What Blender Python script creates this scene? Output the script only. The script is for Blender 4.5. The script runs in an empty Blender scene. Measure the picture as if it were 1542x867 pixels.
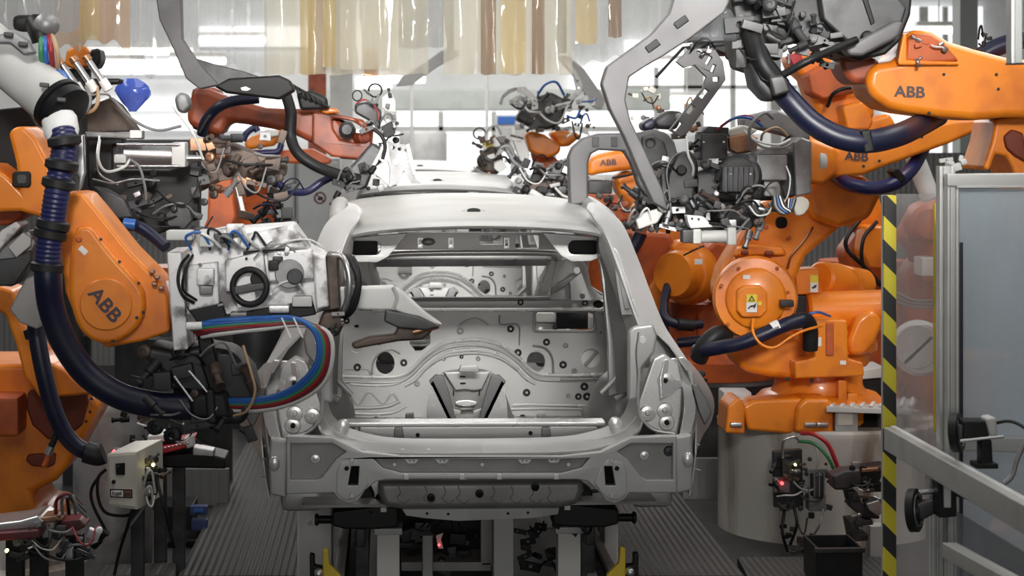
import bpy, bmesh, math, random
from mathutils import Vector, Matrix
from mathutils.geometry import tessellate_polygon
rnd = random.Random(7)
SC = bpy.context.scene
COL = SC.collection
# ---------------------------------------------------------------- camera geometry
F = 3100.0            # focal length in pixels of the 1542 x 867 frame
CAMZ = 2.3            # eye height above the shop floor
HY = 190.0            # horizon row
PSI = math.atan((771 - 590) / F)   # the camera is turned a little to the right of the line
FW = Vector((math.sin(PSI), math.cos(PSI), 0)); RT = Vector((math.cos(PSI), -math.sin(PSI), 0))
def W(x, y, Y):
    """point of the plane Y = const seen at pixel (x, y)"""
    u = (x - 771) / F; v = (HY - y) / F
    t = Y / (FW.y + u * RT.y)
    return Vector((t * (FW.x + u * RT.x), Y, CAMZ + t * v))
def PX(n, Y): return n * Y / F          # n pixels at distance Y in metres
def PP(pts, Y):
    if callable(Y): return [W(x, y, Y(x, y)) for x, y in pts]
    return [W(p[0], p[1], p[2] if len(p) > 2 else Y) for p in pts]
X3, Y3, Z3 = Vector((1,0,0)), Vector((0,1,0)), Vector((0,0,1))
# ---------------------------------------------------------------- mesh builder
def catmull(pts, sub, closed=False):
    n = len(pts); out = []
    if n < 3 and not closed:
        a, b = pts[0], pts[-1]
        return [a.lerp(b, i / sub) for i in range(sub + 1)]
    rng = range(n) if closed else range(n - 1)
    for i in rng:
        if closed: p0, p1, p2, p3 = pts[(i-1) % n], pts[i], pts[(i+1) % n], pts[(i+2) % n]
        else:
            p1, p2 = pts[i], pts[i+1]
            p0 = pts[i-1] if i > 0 else p1 * 2 - p2
            p3 = pts[i+2] if i + 2 < n else p2 * 2 - p1
        for k in range(sub):
            t = k / sub; t2 = t * t; t3 = t2 * t
            out.append(0.5 * ((2 * p1) + (p2 - p0) * t + (2*p0 - 5*p1 + 4*p2 - p3) * t2 + (3*p1 - p0 - 3*p2 + p3) * t3))
    if not closed: out.append(pts[-1].copy())
    return out
def frame(ax):
    ax = ax.normalized()
    a = Z3 if abs(ax.z) < 0.9 else X3
    u = a.cross(ax).normalized(); v = ax.cross(u)
    return u, v, ax
class MB:
    def __init__(s): s.bm = bmesh.new(); s.bev = False
    def _add(s, t):
        bmesh.ops.recalc_face_normals(t, faces=t.faces)
        me = bpy.data.meshes.new('t'); t.to_mesh(me); t.free(); s.bm.from_mesh(me); bpy.data.meshes.remove(me); return s
    def _bev(s, t, b, seg, ang=0.6):
        if b <= 0: return
        s.bev = True
        es = [e for e in t.edges if len(e.link_faces) == 2 and e.calc_face_angle(0) > ang]
        if es: bmesh.ops.bevel(t, geom=es, offset=b, segments=seg, affect='EDGES', profile=0.5, clamp_overlap=True)
    def box(s, c, sz, bev=0.0, rx=0, ry=0, rz=0, seg=2, M=None):
        t = bmesh.new(); bmesh.ops.create_cube(t, size=1)
        R = M if M is not None else (Matrix.Rotation(rz, 4, 'Z') @ Matrix.Rotation(ry, 4, 'Y') @ Matrix.Rotation(rx, 4, 'X'))
        for v in t.verts: v.co = Vector((v.co.x * sz[0], v.co.y * sz[1], v.co.z * sz[2]))
        s._bev(t, min(bev, min(sz) * .45), seg)
        for v in t.verts: v.co = (R @ v.co) + Vector(c)
        return s._add(t)
    def bar(s, a, b, w, h, bev=0.0, up=Z3):
        """rectangular bar from a to b"""
        a, b = Vector(a), Vector(b); d = (b - a); L = d.length; d.normalize()
        side = d.cross(up)
        if side.length < 1e-4: side = d.cross(X3)
        side.normalize(); u2 = side.cross(d)
        M = Matrix((side, d, u2)).transposed().to_4x4()
        return s.box((a + b) / 2, (w, L, h), bev, M=M)
    def prism(s, pts, vec, holes=(), bev=0.0, seg=2, sm=0, ang=0.6):
        pts = [Vector(p) for p in pts]
        if sm: pts = catmull(pts, sm, True)
        holes = [[Vector(p) for p in h] for h in holes]
        t = bmesh.new(); vec = Vector(vec)
        loops = [pts] + holes
        fr = [[t.verts.new(p) for p in l] for l in loops]; bk = [[t.verts.new(p + vec) for p in l] for l in loops]
        if holes:
            ff = [v for l in fr for v in l]; bb = [v for l in bk for v in l]
            for tri in tessellate_polygon(loops):
                for q in (ff, bb):
                    try: t.faces.new([q[i] for i in tri])
                    except ValueError: pass
        else:
            t.faces.new(fr[0]); t.faces.new(bk[0][::-1])
        for a, b in zip(fr, bk):
            for i in range(len(a)):
                j = (i + 1) % len(a)
                try: t.faces.new((a[i], a[j], b[j], b[i]))
                except ValueError: pass
        bmesh.ops.recalc_face_normals(t, faces=t.faces)
        s._bev(t, bev, seg, ang)
        return s._add(t)
    def P(s, px, Y, d, holes=(), bev=0.0, seg=2, sm=0):
        """outline given in pixels at distance Y, real thickness d away from the viewer"""
        return s.prism(PP(px, Y), (0, d, 0), [PP(h, Y) for h in holes], bev, seg, sm)
    def pbox(s, x0, y0, x1, y1, Y, d, bev=0.006):
        return s.P([(x0,y0),(x1,y0),(x1,y1),(x0,y1)], Y, d, bev=bev)
    def tube(s, pts, r, n=10, sub=6, rib=None, cap=True):
        pts = [Vector(p) for p in pts]
        path = catmull(pts, sub)
        if rib:
            L = [0]
            for a, b in zip(path, path[1:]): L.append(L[-1] + (b - a).length)
            step = rib[0] / 4; m = max(8, int(L[-1] / step)); q = []; j = 0
            for i in range(m + 1):
                d = L[-1] * i / m
                while j < len(path) - 2 and L[j+1] < d: j += 1
                q.append(path[j].lerp(path[j+1], 0 if L[j+1] == L[j] else min(1, (d - L[j]) / (L[j+1] - L[j]))))
            path = q
        t = bmesh.new(); rings = []; T = len(path)
        tan = [(path[min(i+1, T-1)] - path[max(i-1, 0)]).normalized() for i in range(T)]
        u, v, _ = frame(tan[0])
        for i, p in enumerate(path):
            d = tan[i]; u = (u - d * u.dot(d))
            if u.length < 1e-5: u, v, _ = frame(d)
            u.normalize(); v = d.cross(u)
            rr = r[min(len(r)-1, int(i / (T - 1) * (len(r) - 1) + .5))] if isinstance(r, (list, tuple)) else r
            if rib: rr = rr + (rib[1] if (i % 4) in (1, 2) else -rib[1])
            rings.append([t.verts.new(p + (u * math.cos(k*2*math.pi/n) + v * math.sin(k*2*math.pi/n)) * rr) for k in range(n)])
        for a, b in zip(rings, rings[1:]):
            for k in range(n): t.faces.new((a[k], a[(k+1) % n], b[(k+1) % n], b[k]))
        if cap: t.faces.new(rings[0][::-1]); t.faces.new(rings[-1])
        return s._add(t)
    def T(s, px, Y, rpx, n=10, sub=6, rib=None):
        """tube through pixels (x, y[, Y]); radius in pixels"""
        return s.tube(PP(px, Y), PX(rpx, Y) if not isinstance(rpx, (list, tuple)) else [PX(q, Y) for q in rpx], n, sub, rib)
    def lathe(s, c, ax, prof, n=24):
        """profile of (radius, height along ax)"""
        u, v, ax = frame(Vector(ax)); c = Vector(c); t = bmesh.new(); rings = []
        for r, h in prof:
            if r < 1e-6: rings.append([t.verts.new(c + ax * h)])
            else: rings.append([t.verts.new(c + ax * h + (u * math.cos(k*2*math.pi/n) + v * math.sin(k*2*math.pi/n)) * r) for k in range(n)])
        for a, b in zip(rings, rings[1:]):
            for k in range(n):
                k2 = (k + 1) % n
                f = [a[k % len(a)], a[k2 % len(a)], b[k2 % len(b)], b[k % len(b)]]
                g = []
                for q in f:
                    if q not in g: g.append(q)
                if len(g) > 2:
                    try: t.faces.new(g)
                    except ValueError: pass
        if len(rings[0]) > 1: t.faces.new(rings[0][::-1])
        if len(rings[-1]) > 1: t.faces.new(rings[-1])
        return s._add(t)
    def cyl(s, c, ax, r, h, bev=0.003, n=24):
        b = min(bev, r * .4, h * .4)
        return s.lathe(c, ax, [(r - b, 0), (r, b), (r, h - b), (r - b, h)], n)
    def rod(s, a, b, r, n=14):
        a, b = Vector(a), Vector(b); return s.cyl(a, b - a, r, (b - a).length, r * .15, n)
    def ring(s, c, ax, R, r, n=28, m=8):
        """torus"""
        u, v, ax = frame(Vector(ax)); c = Vector(c); t = bmesh.new(); rings = []
        for k in range(n):
            d = u * math.cos(k*2*math.pi/n) + v * math.sin(k*2*math.pi/n)
            rings.append([t.verts.new(c + d * (R + r * math.cos(j*2*math.pi/m)) + ax * r * math.sin(j*2*math.pi/m)) for j in range(m)])
        for k in range(n):
            a, b = rings[k], rings[(k+1) % n]
            for j in range(m): t.faces.new((a[j], a[(j+1) % m], b[(j+1) % m], b[j]))
        return s._add(t)
    def ball(s, c, r, sc=(1,1,1), n=16):
        t = bmesh.new(); bmesh.ops.create_uvsphere(t, u_segments=n, v_segments=n // 2 + 2, radius=r)
        for v in t.verts: v.co = Vector((v.co.x * sc[0], v.co.y * sc[1], v.co.z * sc[2])) + Vector(c)
        return s._add(t)
    def grid(s, rows, th=0.004):
        """rows: equal-length lists of points; a sheet with thickness"""
        t = bmesh.new(); vs = [[t.verts.new(p) for p in r] for r in rows]
        for a, b in zip(vs, vs[1:]):
            for i in range(len(a) - 1): t.faces.new((a[i], a[i+1], b[i+1], b[i]))
        bmesh.ops.recalc_face_normals(t, faces=t.faces)
        if th: bmesh.ops.solidify(t, geom=t.faces[:], thickness=th)
        return s._add(t)
    def strip(s, curves, n=5, th=0.006, across=3):
        """sheet lofted across smooth curves of (x, y, Y) pixels"""
        cs = [catmull(PP(c, None), n) for c in curves]
        if across > 1:
            cols = [catmull([c[i] for c in cs], across) for i in range(len(cs[0]))]
            cs = [[col[k] for col in cols] for k in range(len(cols[0]))]
        return s.grid(cs, th)
    def mirror(s, cx):
        for v in s.bm.verts: v.co.x = 2 * cx - v.co.x
        bmesh.ops.reverse_faces(s.bm, faces=s.bm.faces[:]); return s
    def copy(s):
        m = MB(); m.bm.free(); m.bm = s.bm.copy(); m.bev = s.bev; return m
def ob(name, mb, mat, parent=None, smooth=40):
    me = bpy.data.meshes.new(name)
    vs = [v.co for v in mb.bm.verts]
    lo = Vector((min(v.x for v in vs), min(v.y for v in vs), min(v.z for v in vs)))
    hi = Vector((max(v.x for v in vs), max(v.y for v in vs), max(v.z for v in vs)))
    o0 = Vector(((lo.x + hi.x) / 2, (lo.y + hi.y) / 2, lo.z))
    for v in mb.bm.verts: v.co -= o0
    for f in mb.bm.faces: f.smooth = True
    mb.bm.to_mesh(me); mb.bm.free()
    me.set_sharp_from_angle(angle=math.radians(smooth))
    me.materials.append(M[mat])
    o = bpy.data.objects.new(name, me); COL.objects.link(o)
    o.location = o0
    if mb.bev:
        wn = o.modifiers.new('weighted_normal', 'WEIGHTED_NORMAL'); wn.keep_sharp = True; wn.weight = 50
    if parent is not None:
        o.parent = parent; o.location = o0 - wloc(parent)
    return o
def wloc(o):
    p = Vector(o.location)
    return p + wloc(o.parent) if o.parent else p
def root(name, label, cat, loc, group=None):
    o = bpy.data.objects.new(name, None); COL.objects.link(o); o.location = loc; o.empty_display_size = .1
    return tag(o, label, cat, group)
def tag(o, label, cat=None, group=None, kind=None):
    if label: o['label'] = label
    if cat: o['category'] = cat
    if group: o['group'] = group
    if kind: o['kind'] = kind
    return o
def struct(name, mb, mat, label=None):
    o = ob(name, mb, mat); o['kind'] = 'structure'
    if label: o['label'] = label
    return o
def copy_tree(o, parent=None):
    c = o.copy(); COL.objects.link(c)
    if parent is not None: c.parent = parent
    for ch in [q for q in list(o.children)]: copy_tree(ch, c)
    return c
def circ(x, y, r, n=16, ry=None): return [(x + r * math.cos(k*2*math.pi/n), y + (ry or r) * math.sin(k*2*math.pi/n)) for k in range(n)]
def rrect(x0, y0, x1, y1, r=3, n=3):
    out = []
    for cx, cy, a in ((x1-r, y0+r, -90), (x1-r, y1-r, 0), (x0+r, y1-r, 90), (x0+r, y0+r, 180)):
        for k in range(n + 1):
            b = math.radians(a + 90 * k / n); out.append((cx + r * math.cos(b), cy + r * math.sin(b)))
    return out
def obox(x, y, w, h, deg):
    a = math.radians(deg); c, s = math.cos(a), math.sin(a)
    return [(x + u*c - v*s, y + u*s + v*c) for u, v in ((-w/2,-h/2),(w/2,-h/2),(w/2,h/2),(-w/2,h/2))]
def text(name, s, c, right, up, size, mat, parent, depth=.003, bold=.0, sx=1.0):
    cu = bpy.data.curves.new(name, 'FONT'); cu.body = s; cu.size = 1.0; cu.extrude = .01; cu.offset = bold
    cu.align_x = 'CENTER'; cu.align_y = 'CENTER'
    t = bpy.data.objects.new('t', cu); COL.objects.link(t)
    bpy.context.view_layer.update()
    me = bpy.data.meshes.new_from_object(t.evaluated_get(bpy.context.evaluated_depsgraph_get()))
    bpy.data.objects.remove(t); bpy.data.curves.remove(cu)
    b = MB(); b.bm.from_mesh(me); bpy.data.meshes.remove(me)
    right = Vector(right).normalized(); up = Vector(up).normalized(); nn = right.cross(up)
    zs = 1.0
    for v in b.bm.verts:
        v.co = Vector(c) + right * v.co.x * size * sx + up * v.co.y * size + nn * v.co.z * (depth / .02)
    return ob(name, b, mat, parent)
# ---------------------------------------------------------------- materials
M = {}
def mat(name, col, rough=.5, metal=0.0, n1=None, bump=0.0, nscale=8.0, emit=None, es=1.0, coat=0.0, spec=.5, stretch=None):
    """n1 = (second colour, amount threshold lo, hi): dirt and wear patches from noise"""
    m = bpy.data.materials.new(name); m.use_nodes = True; nt = m.node_tree; b = nt.nodes['Principled BSDF']
    b.inputs['Base Color'].default_value = (*col, 1); b.inputs['Roughness'].default_value = rough; b.inputs['Metallic'].default_value = metal
    b.inputs['Coat Weight'].default_value = coat; b.inputs['Specular IOR Level'].default_value = spec
    if emit: b.inputs['Emission Color'].default_value = (*emit, 1); b.inputs['Emission Strength'].default_value = es
    tc = nt.nodes.new('ShaderNodeTexCoord'); src = tc.outputs['Object']
    if stretch:
        mp = nt.nodes.new('ShaderNodeMapping'); mp.inputs['Scale'].default_value = stretch; nt.links.new(src, mp.inputs['Vector']); src = mp.outputs['Vector']
    if n1:
        no = nt.nodes.new('ShaderNodeTexNoise'); no.inputs['Scale'].default_value = nscale; no.inputs['Detail'].default_value = 6; nt.links.new(src, no.inputs['Vector'])
        cr = nt.nodes.new('ShaderNodeMapRange'); cr.inputs['From Min'].default_value = n1[1]; cr.inputs['From Max'].default_value = n1[2]; nt.links.new(no.outputs['Fac'], cr.inputs['Value'])
        mx = nt.nodes.new('ShaderNodeMix'); mx.data_type = 'RGBA'; mx.inputs['A'].default_value = (*col, 1); mx.inputs['B'].default_value = (*n1[0], 1)
        nt.links.new(cr.outputs['Result'], mx.inputs['Factor']); nt.links.new(mx.outputs['Result'], b.inputs['Base Color'])
        mr = nt.nodes.new('ShaderNodeMapRange'); mr.inputs['To Min'].default_value = max(.05, rough - .08); mr.inputs['To Max'].default_value = min(1, rough + .12)
        nt.links.new(no.outputs['Fac'], mr.inputs['Value']); nt.links.new(mr.outputs['Result'], b.inputs['Roughness'])
    if bump:
        no2 = nt.nodes.new('ShaderNodeTexNoise'); no2.inputs['Scale'].default_value = nscale * 3; nt.links.new(src, no2.inputs['Vector'])
        bp = nt.nodes.new('ShaderNodeBump'); bp.inputs['Strength'].default_value = bump; bp.inputs['Distance'].default_value = .01
        nt.links.new(no2.outputs['Fac'], bp.inputs['Height']); nt.links.new(bp.outputs['Normal'], b.inputs['Normal'])
    M[name] = m; return m
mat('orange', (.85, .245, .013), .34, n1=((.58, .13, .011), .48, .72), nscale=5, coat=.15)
mat('orange_worn_shade', (.52, .10, .015), .5, n1=((.28, .06, .02), .45, .70), nscale=6)  # duller worn orange, also painted shade in hollows, grooves and shaded sides
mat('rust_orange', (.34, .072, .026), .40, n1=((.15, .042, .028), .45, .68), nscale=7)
mat('orange_shade', (.17, .028, .008), .6, n1=((.15, .03, .01), .45, .7), nscale=6)  # dark orange paints the shade inside pockets and rib holes
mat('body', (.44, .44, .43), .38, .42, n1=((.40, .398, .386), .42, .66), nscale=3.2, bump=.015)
mat('body_dull', (.29, .286, .275), .44, .5, n1=((.23, .226, .218), .42, .66), nscale=5, bump=.02)  # darker body copy; shade of recesses, creases and tunnel in the colour
mat('body_lit', (.66, .66, .655), .38, .25, n1=((.60, .60, .595), .42, .66), nscale=3)  # paler body copy; light on the pillars and roof bow in the colour
mat('body_bright', (.76, .76, .745), .25, .55, n1=((.66, .65, .64), .45, .7), nscale=5, bump=.03)  # brighter body copy; paints highlights on beads, edges and skirts
mat('body_dark', (.20, .20, .20), .45, .7, n1=((.14, .14, .14), .45, .7), nscale=6)  # darkest body copy; paints shade in slots and undersides, also dark braces
mat('steel', (.55, .55, .56), .3, .9, n1=((.38, .37, .36), .45, .7), nscale=9)
mat('steel_dark', (.065, .065, .068), .45, .5, n1=((.028, .027, .026), .42, .68), nscale=9, spec=.35)
mat('gun_grey', (.072, .072, .074), .42, .4, n1=((.03, .029, .027), .42, .68), nscale=8)
mat('gun_light', (.27, .27, .275), .42, .4, n1=((.16, .155, .15), .42, .68), nscale=8)
mat('arm_grey', (.135, .131, .133), .5, .25, n1=((.11, .108, .11), .42, .68), nscale=5)
mat('charcoal', (.034, .034, .035), .45, .3, n1=((.018, .018, .018), .42, .68), nscale=6)
mat('gun_brown', (.11, .078, .062), .5, .4, n1=((.035, .027, .024), .42, .68), nscale=10)
mat('copper', (.42, .22, .13), .4, .8, n1=((.2, .12, .08), .42, .68), nscale=10)
mat('white_gun', (.72, .71, .71), .4, .15, n1=((.16, .15, .15), .52, .66), nscale=11)
mat('white_paint', (.72, .71, .68), .45, n1=((.55, .54, .51), .45, .72), nscale=4)
mat('grey_paint', (.42, .42, .41), .5, n1=((.3, .3, .29), .45, .72), nscale=5)
mat('light_grey', (.58, .58, .56), .4, n1=((.46, .46, .44), .45, .72), nscale=4)
mat('black', (.007, .007, .0075), .45, n1=((.016, .015, .014), .45, .7), nscale=8, spec=.3)
mat('hole_black', (.004, .004, .004), .9)  # flat black painting the dark inside holes and openings, also grommets
mat('rubber', (.011, .011, .012), .5, n1=((.022, .021, .019), .45, .7), nscale=8, spec=.35)
mat('hose_blue', (.016, .018, .085), .34, n1=((.03, .03, .07), .45, .7), nscale=8)
mat('hose_navy', (.007, .009, .032), .38, n1=((.014, .015, .032), .45, .7), nscale=8)
mat('cable_blue', (.03, .12, .40), .35); mat('cable_green', (.04, .22, .09), .4); mat('cable_red', (.30, .02, .03), .4)
mat('cable_white', (.6, .6, .58), .4); mat('cable_grey', (.2, .2, .2), .45); mat('cable_tan', (.45, .30, .18), .45); mat('cable_yellow', (.6, .5, .08), .45)
mat('red', (.42, .02, .025), .4); mat('maroon', (.15, .012, .02), .45, n1=((.06, .02, .02), .45, .7), nscale=9)
mat('yellow', (.72, .52, .03), .45, n1=((.5, .36, .03), .45, .7), nscale=7)
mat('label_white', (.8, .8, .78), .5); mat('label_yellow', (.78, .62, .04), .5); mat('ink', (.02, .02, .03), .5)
mat('logo_dark', (.05, .035, .05), .5)
mat('cream', (.62, .60, .53), .45, n1=((.52, .50, .44), .45, .7), nscale=5)
mat('blue_bin', (.03, .05, .14), .45)
mat('floor', (.04, .04, .04), .62, n1=((.022, .022, .022), .42, .68), nscale=2.5)
mat('concrete', (.66, .64, .59), .7, n1=((.16, .10, .06), .50, .66), nscale=1.3, stretch=(2.4, 2.4, .6))
mat('wall_white', (.78, .79, .78), .7, n1=((.70, .71, .70), .45, .7), nscale=2)
mat('beam_grey', (.40, .42, .40), .6, n1=((.34, .36, .34), .45, .7), nscale=3)
mat('alu', (.52, .52, .50), .38, .55, n1=((.44, .44, .42), .45, .7), nscale=6)
mat('lamp', (.9, .9, .9), .5, emit=(1, .98, .95), es=4.0)
mat('window_light', (.9, .9, .9), .5, emit=(.97, .98, 1.0), es=1.0)
mat('led_red', (.8, .02, .02), .4, emit=(1, .05, .06), es=6); mat('led_yellow', (.8, .7, .1), .4, emit=(1, .85, .3), es=6)
def ribbed(name, c1, c2, scale, axis, rough=.6, metal=.3):
    m = mat(name, c1, rough, metal); nt = m.node_tree; b = nt.nodes['Principled BSDF']
    tc = nt.nodes.new('ShaderNodeTexCoord'); wv = nt.nodes.new('ShaderNodeTexWave'); wv.bands_direction = axis; wv.inputs['Scale'].default_value = scale; wv.inputs['Distortion'].default_value = 0
    nt.links.new(tc.outputs['Object'], wv.inputs['Vector'])
    no = nt.nodes.new('ShaderNodeTexNoise'); no.inputs['Scale'].default_value = 2.5; no.inputs['Detail'].default_value = 5; nt.links.new(tc.outputs['Object'], no.inputs['Vector'])
    mx = nt.nodes.new('ShaderNodeMix'); mx.data_type = 'RGBA'; mx.inputs['A'].default_value = (*c1, 1); mx.inputs['B'].default_value = (*c2, 1)
    nt.links.new(no.outputs['Fac'], mx.inputs['Factor']); nt.links.new(mx.outputs['Result'], b.inputs['Base Color'])
    bp = nt.nodes.new('ShaderNodeBump'); bp.inputs['Strength'].default_value = .5; bp.inputs['Distance'].default_value = .01
    nt.links.new(wv.outputs['Fac'], bp.inputs['Height']); nt.links.new(bp.outputs['Normal'], b.inputs['Normal'])
ribbed('deck', (.062, .062, .06), (.036, .036, .036), 9, 'X')
ribbed('corrugated', (.19, .19, .185), (.13, .13, .127), 6, 'X')
def hazard():
    m = mat('hazard', (.7, .6, .03), .45); nt = m.node_tree; b = nt.nodes['Principled BSDF']
    tc = nt.nodes.new('ShaderNodeTexCoord'); sp = nt.nodes.new('ShaderNodeSeparateXYZ'); nt.links.new(tc.outputs['Object'], sp.inputs['Vector'])
    a = nt.nodes.new('ShaderNodeMath'); a.operation = 'ADD'; nt.links.new(sp.outputs['X'], a.inputs[0]); nt.links.new(sp.outputs['Z'], a.inputs[1])
    d = nt.nodes.new('ShaderNodeMath'); d.operation = 'DIVIDE'; d.inputs[1].default_value = PX(72, 7.6); nt.links.new(a.outputs[0], d.inputs[0])
    f = nt.nodes.new('ShaderNodeMath'); f.operation = 'FRACT'; nt.links.new(d.outputs[0], f.inputs[0])
    g = nt.nodes.new('ShaderNodeMath'); g.operation = 'GREATER_THAN'; g.inputs[1].default_value = .5; nt.links.new(f.outputs[0], g.inputs[0])
    mx = nt.nodes.new('ShaderNodeMix'); mx.data_type = 'RGBA'; mx.inputs['A'].default_value = (.015, .015, .015, 1); mx.inputs['B'].default_value = (.72, .60, .03, 1)
    nt.links.new(g.outputs[0], mx.inputs['Factor']); nt.links.new(mx.outputs['Result'], b.inputs['Base Color'])
hazard()
def film(name, col, trans, rough=.12, dirt=None):
    """thin clear or tinted plastic sheet: part see-through, part milky, with a gloss"""
    m = bpy.data.materials.new(name); m.use_nodes = True; nt = m.node_tree; nt.nodes.clear()
    out = nt.nodes.new('ShaderNodeOutputMaterial'); tr = nt.nodes.new('ShaderNodeBsdfTransparent')
    tl = nt.nodes.new('ShaderNodeBsdfTranslucent'); tl.inputs['Color'].default_value = (*col, 1)
    di = nt.nodes.new('ShaderNodeBsdfDiffuse'); di.inputs['Color'].default_value = (*col, 1)
    gl = nt.nodes.new('ShaderNodeBsdfGlossy'); gl.inputs['Roughness'].default_value = rough
    tr.inputs['Color'].default_value = (*[1 - (1 - c) * .25 for c in col], 1)
    a = nt.nodes.new('ShaderNodeMixShader'); a.inputs[0].default_value = .5; nt.links.new(tl.outputs[0], a.inputs[1]); nt.links.new(di.outputs[0], a.inputs[2])
    b = nt.nodes.new('ShaderNodeMixShader'); nt.links.new(a.outputs[0], b.inputs[1]); nt.links.new(tr.outputs[0], b.inputs[2]); b.inputs[0].default_value = trans
    c = nt.nodes.new('ShaderNodeMixShader'); c.inputs[0].default_value = .05; nt.links.new(b.outputs[0], c.inputs[1]); nt.links.new(gl.outputs[0], c.inputs[2])
    nt.links.new(c.outputs[0], out.inputs[0])
    tc = nt.nodes.new('ShaderNodeTexCoord'); mp = nt.nodes.new('ShaderNodeMapping'); mp.inputs['Scale'].default_value = (1.6, 1.6, .6)
    no = nt.nodes.new('ShaderNodeTexNoise'); no.inputs['Scale'].default_value = 2; no.inputs['Detail'].default_value = 5
    nt.links.new(tc.outputs['Object'], mp.inputs['Vector']); nt.links.new(mp.outputs['Vector'], no.inputs['Vector'])
    mr = nt.nodes.new('ShaderNodeMapRange'); mr.inputs['From Min'].default_value = .35; mr.inputs['From Max'].default_value = .65
    mr.inputs['To Min'].default_value = max(0, trans - .12); mr.inputs['To Max'].default_value = min(1, trans + .12)
    nt.links.new(no.outputs['Fac'], mr.inputs['Value']); nt.links.new(mr.outputs['Result'], b.inputs[0])
    bp = nt.nodes.new('ShaderNodeBump'); bp.inputs['Strength'].default_value = .35; bp.inputs['Distance'].default_value = .03; nt.links.new(no.outputs['Fac'], bp.inputs['Height'])
    nt.links.new(bp.outputs['Normal'], gl.inputs['Normal'])
    M[name] = m
film('film_clear', (.75, .77, .78), .72); film('film_yellow', (.84, .80, .66), .45); film('film_amber', (.78, .64, .36), .34)
film('film_brown', (.42, .31, .22), .25); film('film_grey', (.55, .56, .56), .35); film('film_orange', (.72, .52, .36), .3)
film('film_blue', (.14, .24, .75), .55); film('plexi', (.62, .60, .60), .74); film('frosted', (.62, .70, .75), .30, .25)
film('film_dark', (.25, .26, .27), .45)
# ---------------------------------------------------------------- camera, light
cd = bpy.data.cameras.new('camera'); cam = bpy.data.objects.new('camera', cd); COL.objects.link(cam)
cd.sensor_width = 36; cd.lens = F / 1542 * 36; cd.shift_y = -(433.5 - HY) / 1542
cam.location = (0, 0, CAMZ); cam.rotation_euler = (math.pi / 2, 0, -PSI); cd.clip_end = 200
cd.dof.use_dof = True; cd.dof.focus_distance = 9.4; cd.dof.aperture_fstop = 4.5
SC.camera = cam
w = bpy.data.worlds.new('world'); SC.world = w; w.use_nodes = True
w.node_tree.nodes['Background'].inputs[0].default_value = (.95, .97, 1, 1); w.node_tree.nodes['Background'].inputs[1].default_value = .08
def area(name, loc, sx, sy, e, rot=(0, 0, 0), col=(1, .98, .95)):
    l = bpy.data.lights.new(name, 'AREA'); l.shape = 'RECTANGLE'; l.size = sx; l.size_y = sy; l.energy = e; l.color = col
    o = bpy.data.objects.new(name, l); COL.objects.link(o); o.location = loc; o.rotation_euler = rot; return o
area('lamp_row_over_line', (.4, 8.6, 5.6), 2.2, 5, 95)
area('lamp_row_over_line', (.4, 15.5, 5.6), 2.2, 6, 70)
area('lamp_row_left', (-4.0, 10.5, 5.8), 1.2, 8, 215)
area('lamp_row_right', (4.6, 10.0, 5.8), 1.2, 8, 250)
al = area('fill_car_interior', (.6, 1.0, 4.4), 3.4, .8, 38, (math.radians(77), 0, 0)); al.data.spread = math.radians(22)  # added narrow beam that brightens the car interior above the lower panel
al = area('lamp_row_aisle_high', (.6, 1.6, 5.4), 7, 1.2, 40, (math.radians(50), 0, 0))
area('fill_behind_camera', (.5, -3.2, 2.3), 5, 1.4, 120, (math.radians(90), 0, 0))  # added frontal fill behind the camera for faces under the car roof
area('lamp_row_deep', (.4, 30, 6.6), 9, 14, 1800)
area('fill_back_wall', (.4, 37, 7.0), 18, 1.5, 500, (math.radians(60), 0, 0))  # added light aimed at the far wall to brighten the background
SC.view_settings.view_transform = 'Standard'; SC.view_settings.look = 'None'; SC.view_settings.exposure = 0.0; SC.view_settings.gamma = 1.0
SC.view_settings.use_curve_mapping = False
SC.cycles.use_denoising = True
# ---------------------------------------------------------------- floor, far wall
b = MB(); b.box((0, 22, -.05), (30, 46, .1)); struct('floor', b, 'floor')
b = MB(); b.box((0, 44.1, 4), (30, .2, 8)); struct('wall_back', b, 'wall_white')
YB = 43.8
def win(n, x0, y0, x1, y1, Y=YB):
    b = MB(); b.pbox(x0, y0, x1, y1, Y, .06, 0); struct('window_%d' % n, b, 'window_light')
win(1, 535, 116, 590, 134); win(2, 560, 168, 940, 190); win(3, 940, 60, 1200, 200); win(4, 1335, 10, 1480, 300); win(5, 140, 176, 500, 196)
win(6, 150, 88, 300, 112); win(7, 560, 198, 940, 262); win(8, 150, 150, 440, 166); win(9, 300, 40, 470, 70); win(10, 860, 100, 940, 165)
for i, (x0, y0, x1, y1) in enumerate(((660, 168, 668, 268), (740, 168, 748, 268), (560, 190, 940, 198), (830, 168, 838, 268), (985, 60, 992, 200), (1030, 60, 1060, 200), (1100, 60, 1108, 200), (1385, 10, 1398, 300), (1420, 10, 1428, 300), (940, 128, 1200, 134))):
    b = MB(); b.pbox(x0, y0, x1, y1, 43.6, .12, .01); struct('trim_%d' % (i + 3), b, 'light_grey')
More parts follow.
